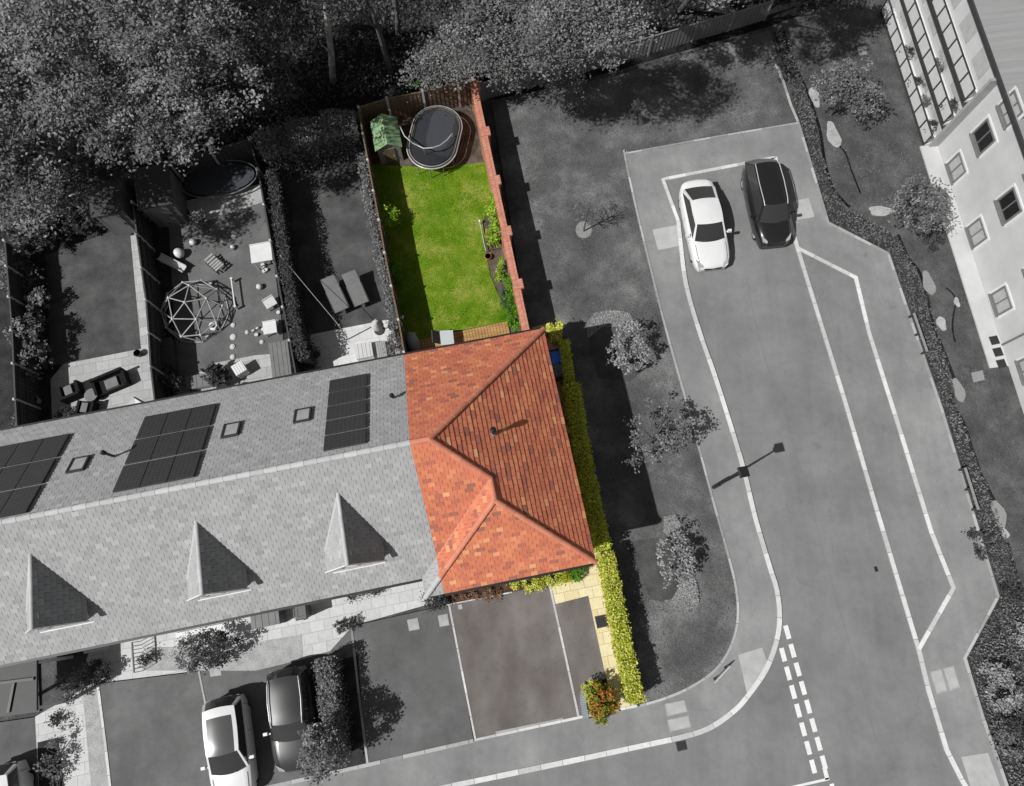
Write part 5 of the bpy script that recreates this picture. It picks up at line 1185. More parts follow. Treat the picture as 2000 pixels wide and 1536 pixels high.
# black oval trampoline / paddling pool under the tree
pc = at(428, 350, .6); t = thing('garden_trampoline', 'dark oval trampoline in deep shade under the big tree', 'trampoline', (pc.x, pc.y, .02), ANG)
def ell(a_, b_, z, n=28): return [Vector((pc.x, pc.y, z))+UX*a_*math.cos(6.2832*i/n)+VX*b_*math.sin(6.2832*i/n) for i in range(n)]
mb = MB(); mb.poly(ell(1.75, .85, .6)); mb.poly(list(reversed(ell(1.75, .85, .59)))); mb.build('jumping_mat', M['mat_black'], t)
mb = MB(); q = ell(1.9, 1.0, .62); mb.tube(q+[q[0]], .035); mb.build('frame', M['midgrey'], t)
for i in range(0, 28, 7): mb = MB(); mb.cyl(q[i], (q[i].x, q[i].y, .03), .03); mb.build('leg', M['midgrey'], t)
def shed(label, px, py, w_, d_, h, rz=ANG, mat='fence_grey'):
    """px,py: front left ground corner"""
    o_ = at(px, py, 0); x = Vector((math.cos(rz), math.sin(rz), 0)); y = Vector((-x.y, x.x, 0)); t = thing('garden_shed', label, 'shed', o_, rz, 'garden sheds at the rear fence')
    def q(u, v, z=0): return o_+x*u+y*v+Vector((0, 0, z))
    mb = MB(); mb.prism([tuple(q(*k_)[:2]) for k_ in ((0, 0), (w_, 0), (w_, d_), (0, d_))], 0, h)
    mb.build('wall', M[mat], t)
    mb = MB(); mb.add([q(-.1, -.1, h+.02), q(w_+.1, -.1, h+.02), q(w_+.1, d_+.1, h+.22), q(-.1, d_+.1, h+.22), q(-.1, -.1, h+.09), q(w_+.1, -.1, h+.09), q(w_+.1, d_+.1, h+.29), q(-.1, d_+.1, h+.29)], [[0, 3, 2, 1], [4, 5, 6, 7], [0, 1, 5, 4], [1, 2, 6, 5], [2, 3, 7, 6], [3, 0, 4, 7]])
    mb.build('roof', M['darkgrey'], t)
    mb = MB(); mb.box(q(w_/2, -.03, .95), .8, .05, 1.8, x, y); dr = mb.build('door', M['fence_pale'], t)
    mb = MB(); mb.box(q(w_/2+.3, -.07, 1.0), .04, .04, .15, x, y); mb.build('handle', M['black'], dr)
shed('dark roofed shed on the left with pale front below the trees', 226, 461, 1.35, 1.9, 1.9)
shed('dark roofed shed on the right half hidden by an overhanging branch', 312, 446, 1.45, 1.9, 1.9)
# toys
TG = 'toys scattered on the lawn'
def play_table(label, px, py, w_, d_, h, mat, rz=ANG):
    c = at(px, py, h); x = Vector((math.cos(rz), math.sin(rz), 0)); y = Vector((-x.y, x.x, 0)); t = thing('play_table', label, 'table', (c.x, c.y, .05), rz, TG)
    mb = MB(); mb.box(c, w_, d_, .06, x, y); mb.box(c+y*d_*.48+Vector((0, 0, .05)), w_, .04, .1, x, y); mb.build('tabletop', M[mat], t)
    for sx in (-1, 1):
        for sy in (-1, 1): p = c+x*sx*w_*.42+y*sy*d_*.42; mb = MB(); mb.cyl((p.x, p.y, .05), (p.x, p.y, h), .03, n=8); mb.build('leg', M[mat], t)
play_table('large white play table at the right fence of the toy garden', 510, 494, 1.0, .95, .9, 'white')
play_table('small white play table near the patio in the toy garden', 527, 640, .62, .62, .5, 'white')
play_table('patterned low play table beside the right fence', 527, 591, .55, .5, .4, 'offwhite', .6)
c = at(335, 514, .3); e_ = at(361, 527, .3); s_ = at(312, 502, .5); t = thing('toy_slide', 'long pale toy slide lying beside the dark fence', 'slide', (c.x, c.y, .05), group=TG)
dd = (e_-s_).normalized(); nr = Vector((-dd.y, dd.x, 0)).normalized(); up = dd.cross(nr); up = up if up.z > 0 else -up
mb = MB(); mb.box(s_.lerp(e_, .5), (e_-s_).length, .34, .04, dd, nr, up)
for s in (-1, 1): mb.box(s_.lerp(e_, .5)+nr*s*.17+up*.06, (e_-s_).length, .04, .14, dd, nr, up)
mb.build('chute', M['offwhite'], t); mb = MB(); mb.box(s_-Vector((0, 0, .22)), .08, .34, .4, dd, nr); mb.build('support', M['lightgrey'], t)
def toy_ball(px, py, r, mat, lb): c = at(px, py, r); mb = MB(); mb.ball(c+Vector((0, 0, .05)), r, 14, 10); mb.cyl(c+Vector((0, 0, .05+r*.96)), c+Vector((0, 0, .05+r*1.01)), r*.14, n=8); tag(recenter(mb.build('toy_ball', M[mat]), (c.x, c.y, .05)), lb, 'ball', TG)
toy_ball(350, 496, .26, 'white', 'largest white ball near the slide top'); toy_ball(377, 474, .17, 'white', 'white ball up from the largest one')
toy_ball(455, 484, .12, 'offwhite', 'small white ball in the upper middle of the toy lawn'); toy_ball(507, 561, .15, 'offwhite', 'pale ball beside the right fence hedge')
toy_ball(412, 553, .11, 'offwhite', 'small pale ball at the upper right edge of climbing dome')
for i, (x, y, r, l) in enumerate(((455, 635, .12, 'topmost pale stepping disc in the vertical row'), (455, 658, .16, 'large white stepping disc in the vertical row'), (454, 677, .14, 'white stepping disc below the large white one'), (454, 697, .13, 'lowest white stepping disc in the vertical row'), (482, 649, .1, 'small faint disc right of the stepping row'), (511, 668, .11, 'white disc at the foot of the hose near the small table'), (456, 462, .13, 'pale rounded toy near top of the lawn'), (433, 470, .09, 'tiny pale toy tilted in upper lawn'))):
    c = at(x, y, .08); mb = MB(); mb.cyl((c.x, c.y, .05), (c.x, c.y, .11), r, r*.8, 14); mb.cyl((c.x, c.y, .11), (c.x, c.y, .13), r*.5, r*.4, 12); tag(recenter(mb.build('stepping_disc', M['offwhite']), (c.x, c.y, .05)), l, 'toy', TG)
c = at(418, 637, .1); mb = MB()
rows = [[Vector((c.x, c.y, .13))+Vector(((.17+.07*math.cos(b_))*math.cos(a_), (.17+.07*math.cos(b_))*math.sin(a_), .07*math.sin(b_))) for a_ in [6.2832*i/20 for i in range(21)]] for b_ in [6.2832*j/8 for j in range(9)]]
mb.grid(rows); tag(recenter(mb.build('toy_ring', M['white']), (c.x, c.y, .05)), 'white ring with dark centre below the climbing dome', 'toy', TG)
c = at(408, 657, .1); mb = MB(); mb.box(Vector((c.x, c.y, .12)), .34, .16, .14, (.8, .6, 0), (-.6, .8, 0), taper=.8); mb.cyl(Vector((c.x, c.y, .18)), Vector((c.x+.1, c.y+.1, .25)), .06, .05); tag(recenter(mb.build('toy_truck', M['lightgrey']), (c.x, c.y, .05)), 'small pale ride along toy just below the white ring', 'toy', TG)
a, b = at(452, 545, .4), at(459, 599, .4); t = thing('balance_beam', 'thin white bar on low posts with clear shadow on toy lawn', 'toy', (a.x, a.y, .05), group=TG)
mb = MB(); mb.cyl(a, b, .04); mb.build('bar', M['white'], t)
for p in (a, b): mb = MB(); mb.cyl((p.x, p.y, .05), (p.x, p.y, .46), .05, .06); mb.build('post', M['white'], t)
a, b = at(418, 498, .4), at(423, 530, .3); c = at(419, 514, .35); t = thing('folding_chair', 'striped folding deck chair lying on the toy lawn', 'chair', (c.x, c.y, .05), group=TG)
dd = (at(432, 527, .35)-at(405, 502, .35)).normalized(); nr = Vector((-dd.y, dd.x, 0)); mb = MB()
for i in range(6): mb.box(c+dd*(-.4+.16*i)+Vector((0, 0, .03*abs(i-2))), .1, .5, .03, dd, nr)
mb.build('seat', M['lightgrey'], t)
mb = MB()
for s in (-1, 1): mb.beam(c+nr*s*.27-dd*.5-Vector((0, 0, .28)), c+nr*s*.27+dd*.45, .04, .04); mb.beam(c+nr*s*.25+dd*.45-Vector((0, 0, .3)), c+nr*s*.25-dd*.3, .04, .04)
mb.build('frame', M['darkgrey'], t)
storage('dark long storage box with paler edge against the dark fence', 323, 689, .6, 1.35, .6, 'fence_dark', cat='storage box')
storage('grey sandpit with plain lid beside the hedge at the patio', 548, 705, .85, 1.9, .3, 'midgrey', name='sandpit', cat='sandpit', z=.05)
for i, (x, y, n_) in enumerate(((512, 520, 7), (505, 640, 4), (538, 625, 3), (355, 768, 4))):
    lbs = ('cluster of small pale toys under the large white play table', 'loose pale toys left of the small white table', 'small white bits beside small white table at the fence', 'pale items piled at the dark end of the patio')
    c0_ = at(x, y, .1); t = thing('toy_cluster', lbs[i], 'toys', (c0_.x, c0_.y, .05), group=TG)
    for j in range(n_):
        p = Vector((c0_.x+random.uniform(-.25, .25), c0_.y+random.uniform(-.4, .4), .05)); mb = MB()
        if j % 2: mb.box(p+Vector((0, 0, .08)), .16, .12, .14, (.8, .6, 0), (-.6, .8, 0), taper=.7)
        else: mb.cyl(p, p+Vector((0, 0, .14)), .07, .09, 10)
        mb.build('toy', M['offwhite'], t)
# patio bench, plant, step in the toy garden
t = thing('garden_bench', 'pale slatted bench against the rear wall in the toy garden', 'bench', at(418, 775, .45), ANG)
bc = at(395, 785, .45); mb = MB()
for i in range(3): mb.box(bc+VX*(-.2+.17*i), 2.3, .13, .04, UX, VX)
mb.build('seat', M['offwhite'], t); mb = MB()
for s in (-1, 0, 1): mb.box(bc+UX*s*1.0-Vector((0, 0, .2)), .08, .4, .4, UX, VX)
mb.build('leg', M['midgrey'], t)
make_shrub('potted_palm', 'spiky potted plant on the toy garden patio', 'plant', 428, 738, .4, .4, 1.0, 240, .32, 'leaf_wood_dark', cl=.3)
storage('white tilted table top on patio beside the spiky plant', 467, 720, .5, .5, .6, 'white', name='side_table', cat='side table', rz=.6)
storage('grey cushion chest at upper left of the toy garden patio', 390, 745, 1.2, .6, .35, 'midgrey')
make_shrub('dark_shrub', 'dark shrubs in corner between dark fence and toy garden patio', 'shrub', 335, 745, .5, .8, 1.2, 800, .12, 'leaf_wood_dark')
make_shrub('garden_shrub', 'pale shrub at left of the raised terrace bed', 'shrub', 388, 428, .35, .45, .8, 500, .12, 'leaf_mid')

# ------------------------------------------------------------------ rattan patio garden
def sofa(label, px, py, w_, rz, group='dark rattan seats'):
    c = at(px, py, .4); x = Vector((math.cos(rz), math.sin(rz), 0)); y = Vector((-x.y, x.x, 0)); b = Vector((c.x, c.y, .06)); t = thing('rattan_sofa', label, 'sofa', b, rz, group)
    mb = MB(); mb.box(b+Vector((0, 0, .17)), w_, .75, .32, x, y); mb.build('seat_base', M['rattan'], t)
    mb = MB(); mb.box(b+y*.33+Vector((0, 0, .5)), w_, .12, .36, x, y); mb.build('backrest', M['rattan'], t)
    for s in (-1, 1): mb = MB(); mb.box(b+x*s*(w_/2-.06)-y*.05+Vector((0, 0, .42)), .12, .62, .2, x, y); mb.build('armrest', M['rattan'], t)
    mb = MB(); mb.box(b-y*.06+x*.06+Vector((0, 0, .38)), w_*.42, .5, .12, x, y, taper=.9); mb.build('cushion', M['cushion'], t)
sofa('dark rattan armchair on the left of the slab patio', 138, 765, .9, math.radians(205))
sofa('long dark rattan sofa with grey cushion at the right of the slab patio', 216, 748, 1.5, math.radians(25))
sofa('dark rattan chair nearest the house on the slab patio', 168, 800, .75, math.radians(175))
c = at(178, 772, .45); t = thing('coffee_table', 'round pale coffee table among the dark rattan seats', 'table', (c.x, c.y, .06)); mb = MB(); mb.cyl(c, c+Vector((0, 0, .04)), .3, .3, 22); mb.build('tabletop', M['cushion'], t); mb = MB(); mb.cyl((c.x, c.y, .06), c, .22, .12, 12); mb.build('base', M['rattan'], t)
c = at(263, 792, .5); t = thing('shade_sail', 'white triangular shade cloth at the edge of the roof', 'shade sail', (c.x, c.y, .06)); mb = MB(); q = [at(240, 796, 1.5), at(262, 776, 1.7), at(285, 790, 1.5)]
mb.add([q[0], q[1], q[2], (q[0]+q[1]+q[2])/3-Vector((0, 0, .1))], [[0, 1, 3], [1, 2, 3], [2, 0, 3]]); mb.build('cloth', M['white'], t); mb = MB(); mb.tube([at(262, 776, 1.75), at(288, 792, 1.5)], .035); mb.cyl((q[1].x, q[1].y, .06), q[1], .03); mb.build('pole', M['darkgrey'], t)
for i, (x, y, rx, ry, h, n_, lf, mt, lb) in enumerate((
 (30, 440, 1.1, 1.3, 2.2, 1900, .17, 'leaf_wood', 'big mixed bush in far left corner under the woodland'),
 (75, 455, 1.2, 1.1, 1.8, 1700, .17, 'leaf_wood_dark', 'dark leafy bush above the leftmost lawn'),
 (150, 420, 1.0, 1.0, 1.6, 1300, .17, 'leaf_wood_dark', 'dark bush left of the left shed'),
 (25, 520, .5, 1.2, 1.6, 1100, .15, 'leaf_mid', 'pale narrow bush against leftmost fence'),
 (75, 590, .45, .6, 1.5, 700, .14, 'leaf_mid', 'pale leafed shrub halfway down the leftmost border'),
 (62, 650, .6, .9, 2.0, 1200, .14, 'leaf_mid', 'large pale shrub lower down the leftmost border'),
 (72, 700, .5, .9, 1.6, 1000, .14, 'leaf_mid', 'pale shrub touching left corner of the slab patio'),
 (50, 615, .4, 1.1, 1.0, 900, .13, 'leaf_wood_dark', 'dark low plants beside leftmost fence'),
 (65, 545, .4, .9, 1.0, 700, .13, 'leaf_wood_dark', 'dark low plants beside upper leftmost lawn'),
 (45, 820, .45, .4, .9, 500, .13, 'leaf_wood', 'small bush at eave of the leftmost house'),
 (130, 810, .4, .3, .6, 300, .12, 'leaf_wood_dark', 'low plant at eave left of the slab patio'),
 (225, 437, .5, .3, .3, 240, .12, 'leaf_pale', 'scattered pale low flowers at top of leftmost lawn'))):
    make_shrub('border_shrub', lb, 'shrub', x, y, rx, ry, h, n_, lf, mt, 'shrubs in the left gardens')
pot(66, 782, .2, .35, 'offwhite', 'pale round pot between leftmost fence and slab patio')
pot(268, 690, .16, .3, 'darkgrey', 'dark pot at the top right corner of slab patio')

# ------------------------------------------------------------------ grey front gardens
for x, y, rx, ry, h, n_, lf, mt, lb in (
 (372, 1275, .62, .8, 1.1, 1400, .1, 'leaf_mid', 'pale left half of the shrub pair below the eave'),
 (425, 1268, .72, .75, 1.5, 1700, .1, 'leaf_wood_dark', 'large dark shrub right of the pale one below the eave'),
 (285, 1287, .3, .28, .5, 320, .08, 'leaf_wood_dark', 'small dark clump on the gravel left of the shrub pair'),
 (193, 1312, .5, .45, .9, 700, .1, 'leaf_wood_dark', 'rounded dark shrub at top left corner of the driveway'),
 (142, 1334, .55, .6, 1.0, 900, .1, 'leaf_mid', 'pale bush beside dark flat porch roof'),
 (105, 1480, .45, 1.0, .8, 1000, .1, 'leaf_mid', 'low planting strip beside the cut off white car'),
 (112, 1405, .3, .15, .4, 160, .09, 'leaf_wood_dark', 'small dark tuft on pale slabs at lower left'),
 (655, 1250, .01, .01, .1, 10, .03, 'leaf_wood_dark', '')):
    if lb: make_shrub('front_plant', lb, 'shrub', x, y, rx, ry, h, n_, lf, mt, 'shrubs in the grey front gardens')
make_shrub('topiary_ball', 'left of the two dark clipped balls by the pale path', 'topiary', 665, 1224, .26, .26, .55, 900, .05, 'leaf_wood_dark', 'pair of clipped balls', cl=.06)
make_shrub('topiary_ball', 'right of the two dark clipped balls by the pale path', 'topiary', 687, 1217, .26, .26, .55, 900, .05, 'leaf_wood_dark', 'pair of clipped balls', cl=.06)
make_shrub('front_plant', 'dark square shrub under the corner of the grey and orange roofs', 'shrub', 848, 1178, .5, .36, .8, 900, .08, 'leaf_wood_dark', 'shrubs in the grey front gardens')
for i, (x, y) in enumerate(((688, 1160), (712, 1155), (735, 1151))): make_shrub('potted_plant', ('left', 'middle', 'right')[i]+' of three dark potted plants under the eave of middle house', 'plant', x, y, .2, .2, .6, 200, .08, 'leaf_wood_dark', 'potted plants under the eave', gz=.06)
make_hedge('drive_hedge', 'ragged grey hedge strip between the dark car and empty driveway', [(632, 1285), (640, 1350), (648, 1410), (655, 1490)], .62, 1.3, 5200, .1, 'leaf_mid', rough=.08)
b_ = at(650, 1445, 0); cc = at(632, 1412, 2.1)
make_tree('conical_tree', 'bushy grey tree leaning over the dark car from the hedge strip', 'tree', b_, (b_.x+.1, b_.y, 2.0), .78, .85, 1.3, 80, 34, .24, .12, 'leaf_mid', .08)
storage('grey low storage chest in front of the middle terraced house', 518, 1207, 1.15, .65, .95, 'midgrey')
slab('doorstep', [(165, 1268), (214, 1258), (216, 1266), (168, 1277)], .0, .16, M['white']); slab('doorstep', [(345, 1237), (455, 1214), (458, 1228), (348, 1246)], .0, .16, M['white'])
t = thing('iron_railing', 'short black railing across the pale front path', 'railing', at(260, 1285, .5)); a, b = at(258, 1255, .8), at(262, 1314, .8)
mb = MB(); mb.beam(a, b, .05, .05)
for i in range(9): p = a.lerp(b, i/8); mb.cyl((p.x, p.y, .05), p, .014, n=6)
mb.build('rail', M['black'], t)
# flat roofed porch at far left
pq = [at(-70, 1316, 2.5), at(72, 1290, 2.5), at(72, 1388, 2.5), at(-70, 1412, 2.5)]; t = thing('porch', 'dark flat roofed porch at left edge below the grey roof', 'porch', (pq[1].x, pq[1].y, 0))
mb = MB(); mb.prism([tuple(p[:2]) for p in pq], 2.4, 2.52); mb.build('roof', M['darkgrey'], t)
mb = MB(); mb.beam(at(-60, 1342, 2.56), at(66, 1326, 2.56), .1, .06); mb.beam(at(27, 1334, 2.56), at(16, 1392, 2.56), .1, .06); mb.build('roof_bar', M['black'], t)
cq = (pq[0]+pq[1]+pq[2]+pq[3])/4
for p in (pq[2], pq[3], pq[0], pq[1]):
    p = p.lerp(cq, .08); mb = MB(); mb.box(Vector((p.x, p.y, 1.2)), .12, .12, 2.38, UX, VX); mb.build('post', M['white'], t)
mb = MB(); mb.prism(P2([(-70, 1300), (75, 1283), (78, 1390), (-70, 1410)]), -.03, .03); o = mb.build('porch_floor', M['darkgrey']); o['kind'] = 'structure'

# ------------------------------------------------------------------ apartment block
b1 = at(1832, 286, 0); b4 = at(1995, 790, 0); tt = (b4-b1).normalized(); nn = Vector((tt.y, -tt.x, 0)); nn = nn if nn.x < 0 else -nn
LB = 24.0; HB = 5.0*32/34*1.06; DB = 13.0
blk = thing('apartment_block', 'pale rendered apartment block with flat grey roof at right edge', 'apartment block', b1, math.atan2(tt.y, tt.x))
def bp(s, o_, z): return b1+tt*s+nn*o_+Vector((0, 0, z))
mb = MB()
rect = lambda s0, s1, o0, o1: [tuple(bp(s, o_, 0)[:2]) for s, o_ in ((s0, o0), (s1, o0), (s1, o1), (s0, o1))]
mb.prism(rect(-9.5, LB, 0, -DB), -.05, HB); mb.build('wall', M['render'], blk)
mb = MB(); mb.prism(rect(-9.8, LB+.3, .16, -DB-.2), HB, HB+.14); mb.build('roof', M['membrane'], blk)
mb = MB(); mb.prism(rect(-9.9, LB+.4, .26, .16), HB-.03, HB+.17); mb.build('roof_edge', M['darkgrey'], blk)
def hit(px, py, off=0.0):
    f = lambda z: (at(px, py, z)-b1).dot(nn)-off
    z0 = -f(0)/(f(1)-f(0)); p = at(px, py, z0); return (p-b1).dot(tt), z0
def bwin(px, py, w_, h_, pane, dz=0.0):
    s, z = hit(px, py); c = bp(s, 0.0, z+dz); mb = MB()
    for q in (-1, 1):
        mb.box(c+tt*q*(w_/2)+nn*.03, .09, .1, h_, tt, nn); mb.box(c+Vector((0, 0, q*h_/2))+nn*.032, w_-.09, .096, .08, tt, nn)
    mb.box(c-Vector((0, 0, h_/2+.07))+nn*.07, w_+.15, .18, .05, tt, nn)
    mb.box(c+nn*.03, .05, .09, h_-.06, tt, nn)
    o = mb.build('window', M['midgrey'], blk)
    mb = MB(); mb.box(c+nn*.008, w_-.08, .03, h_-.08, tt, nn); mb.build('pane', M[pane], o)
    for q in (-1, 1): mb = MB(); mb.box(c+nn*.02+tt*w_*q*.6, w_*.12, .05, h_*1.2, tt, nn); mb.build('surround', M['white'], o)
    for q in (-1, 1): mb = MB(); mb.box(c+nn*.018+Vector((0, 0, q*(h_*.5+.09))), w_*1.08, .046, .09, tt, nn); mb.build('surround', M['white'], o)
for x, y in ((1870, 328), (1910, 455), (1958, 588), (2012, 722)): bwin(x, y, 1.05, .95, 'curtain')
for x, y in ((1923, 268), (1973, 402), (2030, 540)): bwin(x, y, 1.15, 1.1, 'glass')
for x, y in ((1976, 213), (2030, 350)): bwin(x, y, 1.1, 1.0, 'curtain')
s0_, z0_ = hit(1948, 680); mb = MB(); mb.cyl(bp(s0_, .07, .1), bp(s0_, .07, HB-.1), .05, n=8); mb.build('downpipe', M['midgrey'], blk)
slab('paved_strip', [tuple(bp(s, o_, 0)[:2]) for s, o_ in ((-.1, .02), (11.9, .02), (11.9, .92), (-.1, .92))], -.05, .03, M['render'], True)
for i, (x, y) in enumerate(((1942, 665), (1949, 688), (1956, 711))):
    grate(x, y, .42, .42, ('topmost', 'middle', 'lowest')[i]+' of three square dark grilles in the pale strip by the block', z=.035)
# balconies at the upper end: fin wall and three tiers
mb = MB(); mb.prism(rect(-.12, .02, 0.01, .5), 0, HB-.02); mb.build('fin_wall', M['lightgrey'], blk)
for kf in range(3):
    z = .08+kf*1.72
    mb = MB(); mb.prism(rect(-8.6, -.13, .01, .7), z-.16 if kf else -.02, z); bal = mb.build('balcony', M['white'], blk)
    mb = MB(); mb.prism(rect(-8.6, -.13, .7, .77), z-.2 if kf else 0, z+.02); mb.build('fascia', M['darkgrey'], bal)
    mb = MB(); zt = z+.75; mb.beam(bp(-8.6, .74, zt), bp(-.13, .74, zt), .06, .05)
    n_ = 9
    for i in range(n_+1):
        s = -8.6+8.45*i/n_; mb.beam(bp(s, .74, z), bp(s, .74, zt), .05, .05)
    mb.build('railing', M['darkgrey'], bal)
    mb = MB()
    for i in range(n_):
        s = -8.6+8.45*i/n_+.06; mb.prism(rect(s, s+.82, 0.725, .75), z+.06, zt-.06)
    mb.build('railing_panel', M['offwhite'], bal)
for i in range(4):
    for kf in range(3):
        c = bp(-1.5-i*2.0, 0.0, .95+kf*1.72); mb = MB(); mb.box(c+nn*.01, 1.1, .05, 1.2, tt, nn); o = mb.build('balcony_door', M['curtain'], blk)
PL = 'pot plants on the balconies'
for j, (s, k_, mt, lb) in enumerate(((-.9, 0, 'leaf_wood_dark', 'dark pot plant in corner of the lowest balcony'), (-2.4, 0, 'leaf_mid', 'leafy pot plant second from the corner on lowest balcony'), (-3.6, 0, 'leaf_wood_dark', 'dark pot plant halfway along the lowest balcony'), (-3.2, 1, 'leaf_mid', 'pot plant on the middle balcony'), (-5.4, 0, 'leaf_wood_dark', 'pot plant at the far end of lowest balcony'), (-.8, 1, 'leaf_wood_dark', 'dark plant in the corner of middle balcony'))):
    z = .08+k_*1.72; b = bp(s, .42, z); t = thing('balcony_plant', lb, 'plant', b, group=PL)
    mb = MB(); mb.cyl(b, b+Vector((0, 0, .22)), .13, .16, 12); mb.build('pot', M['darkgrey'], t)
    p, tn = crown_pts(b+Vector((0, 0, .42)), .3, .3, .25, 16, 18, .12, low=-.5); leaf_mesh('foliage', p, .1, M[mt], t, tone=tn)
# garden between the road and the block
for px in ([(1528, 55), (1545, 110), (1575, 175), (1592, 222), (1603, 262), (1612, 320), (1630, 372), (1660, 405)], [(1630, 262), (1640, 285), (1652, 300), (1662, 330), (1670, 350), (1681, 378)], [(1754, 458), (1775, 505), (1795, 530), (1812, 582), (1822, 630), (1845, 690), (1866, 745)], [(1848, 562), (1862, 575), (1867, 592), (1862, 618), (1861, 645), (1866, 668)], [(1868, 800), (1884, 830), (1897, 872), (1902, 885), (1918, 930), (1945, 985), (1962, 1040), (1985, 1120)]):
    kerb('rill', px, .14 if len(px) > 6 or px[0][0] < 1600 else .07, -.055, -.035, M['water'])
for i, (x, y, rx, ry) in enumerate(((1814, 552, 11, 24), (1873, 762, 10, 24), (1952, 1005, 12, 28), (1592, 190, 9, 20), (1840, 632, 9, 14), (1870, 590, 5, 10), (1628, 262, 12, 26), (1964, 1042, 7, 10), (1720, 412, 24, 10))):
    pts = [(x+rx*math.cos(a)*(1+.25*math.sin(3*a+i))+ry*.3*math.sin(a), y+ry*math.sin(a)) for a in [6.2832*q/14 for q in range(14)]]
    slab('cobbles', pts, -.056, -.02, M['edging'] if i < 3 else M['gravel'])
slab('flagstone', [(1675, 92), (1692, 90), (1694, 106), (1678, 108)], -.056, -.02, M['edging']); slab('flagstone', [(1898, 728), (1920, 723), (1924, 742), (1902, 747)], -.056, -.02, M['edging'])
GV = 'low planting between pavement and the block'
strip = [(1512, 62), (1562, 238), (1622, 432), (1740, 492), (1845, 795), (1957, 1165), (1892, 1285), (1927, 1400), (1992, 1590), (2045, 1590), (2000, 1150), (1962, 1040), (1918, 930), (1897, 872), (1868, 790), (1845, 690), (1815, 590), (1788, 528), (1754, 462), (1700, 432), (1648, 405), (1612, 325), (1592, 225), (1552, 115), (1532, 55)]
slab('planting_strip', strip, -.09, -.045, M['grey_soil'])
cover_patch(strip, 60000, 'leaf_mid', 'low dark ground cover between the pavement edging and the rill', .1, -.04, .22)
for x, y, z, rx, rz, ncl, mt, lb in ((1655, 175, 1.9, 1.5, 1.1, 80, 'leaf_mid', 'spreading grey tree between rill and apartment balconies'), (1795, 405, 2.0, 1.4, 1.1, 85, 'leaf_wood', 'larger dark tree close to the pale apartment wall')):
    c = at(x, y, z); make_tree('garden_tree', lb, 'tree', (c.x, c.y, -.06), c, rx, rx, rz, ncl, 26, .26, .14, mt, .07, limbs=9)
for x, y, rx, ry, h, n_, mt, lb in ((1958, 1345, .6, .9, 1.0, 1200, 'leaf_pale', 'large pale bush beside lower right pavement'), (1935, 1310, .4, .4, .6, 400, 'leaf_pale', 'small pale bush above the large one at lower right'), (1990, 1235, .4, .5, .6, 400, 'leaf_pale', 'pale plant at right edge near the pavement corner'), (1915, 1060, .5, .6, .5, 500, 'leaf_wood_dark', 'dark low plant right of the pavement'), (1975, 1160, .5, .5, .5, 500, 'leaf_wood_dark', 'dark low plant beside outer pavement corner'), (1960, 1440, .5, .8, .6, 700, 'leaf_mid', 'grey plant below the large pale bush'),
   (1820, 470, .5, .6, .7, 500, 'leaf_wood_dark', 'dark shrub below the tree near apartment wall'), (1990, 1420, .5, .5, .7, 500, 'leaf_wood_dark', 'dark shrub at lower right edge')):
    make_shrub('landscape_shrub', lb, 'shrub', x, y, rx, ry, h, n_, .11, mt, 'shrubs right of the pavement', gz=-.06)

# ------------------------------------------------------------------ verge trees and beds
slab('shrub_bed', [(1150, 618), (1225, 610), (1236, 640), (1262, 720), (1232, 745), (1170, 740), (1152, 690)], -.02, .055, M['dark_lawn'])
cover_patch([(1148, 662), (1146, 632), (1160, 614), (1195, 608), (1228, 612), (1245, 640), (1238, 690), (1222, 660), (1206, 640), (1175, 640), (1164, 650)], 9000, 'leaf_pale', 'pale low planting curving round the top of upper verge bed', .09, .05, .12)
slab('shrub_bed', [(1222, 1060), (1290, 1050), (1340, 1100), (1365, 1165), (1350, 1195), (1300, 1200), (1275, 1180)], -.02, .055, M['dark_lawn'])
cover_patch([(1272, 1172), (1290, 1176), (1312, 1170), (1330, 1140), (1348, 1108), (1362, 1150), (1364, 1178), (1340, 1196), (1305, 1202), (1284, 1195)], 9000, 'leaf_pale', 'pale low planting along the foot of lower verge bed', .09, .05, .12)
cover_patch([(1296, 1010), (1318, 1006), (1330, 1026), (1312, 1050), (1296, 1040)], 3000, 'leaf_pale', 'pale patch of plants above lower verge bed', .09, .05, .1)
for x, y, z, rx, ry, rz, ncl, mt, lb in (
   (1230, 678, 1.2, .9, 1.3, .8, 50, 'leaf_pale', 'pale tree on verge beside curved gravel edge'),
   (1283, 850, 2.0, 1.4, 1.3, 1.1, 52, 'leaf_wood', 'medium verge tree whose shadow reaches the pavement'),
   (1318, 1090, 1.0, .8, 1.1, .7, 52, 'leaf_pale', 'small verge tree in the lower oval bed')):
    c = at(x, y, z); make_tree('verge_tree', lb, 'tree', (c.x, c.y, .04), c, rx, ry, rz, ncl, 24, .2, .13, mt, .06, limbs=9, group='trees on the verge')
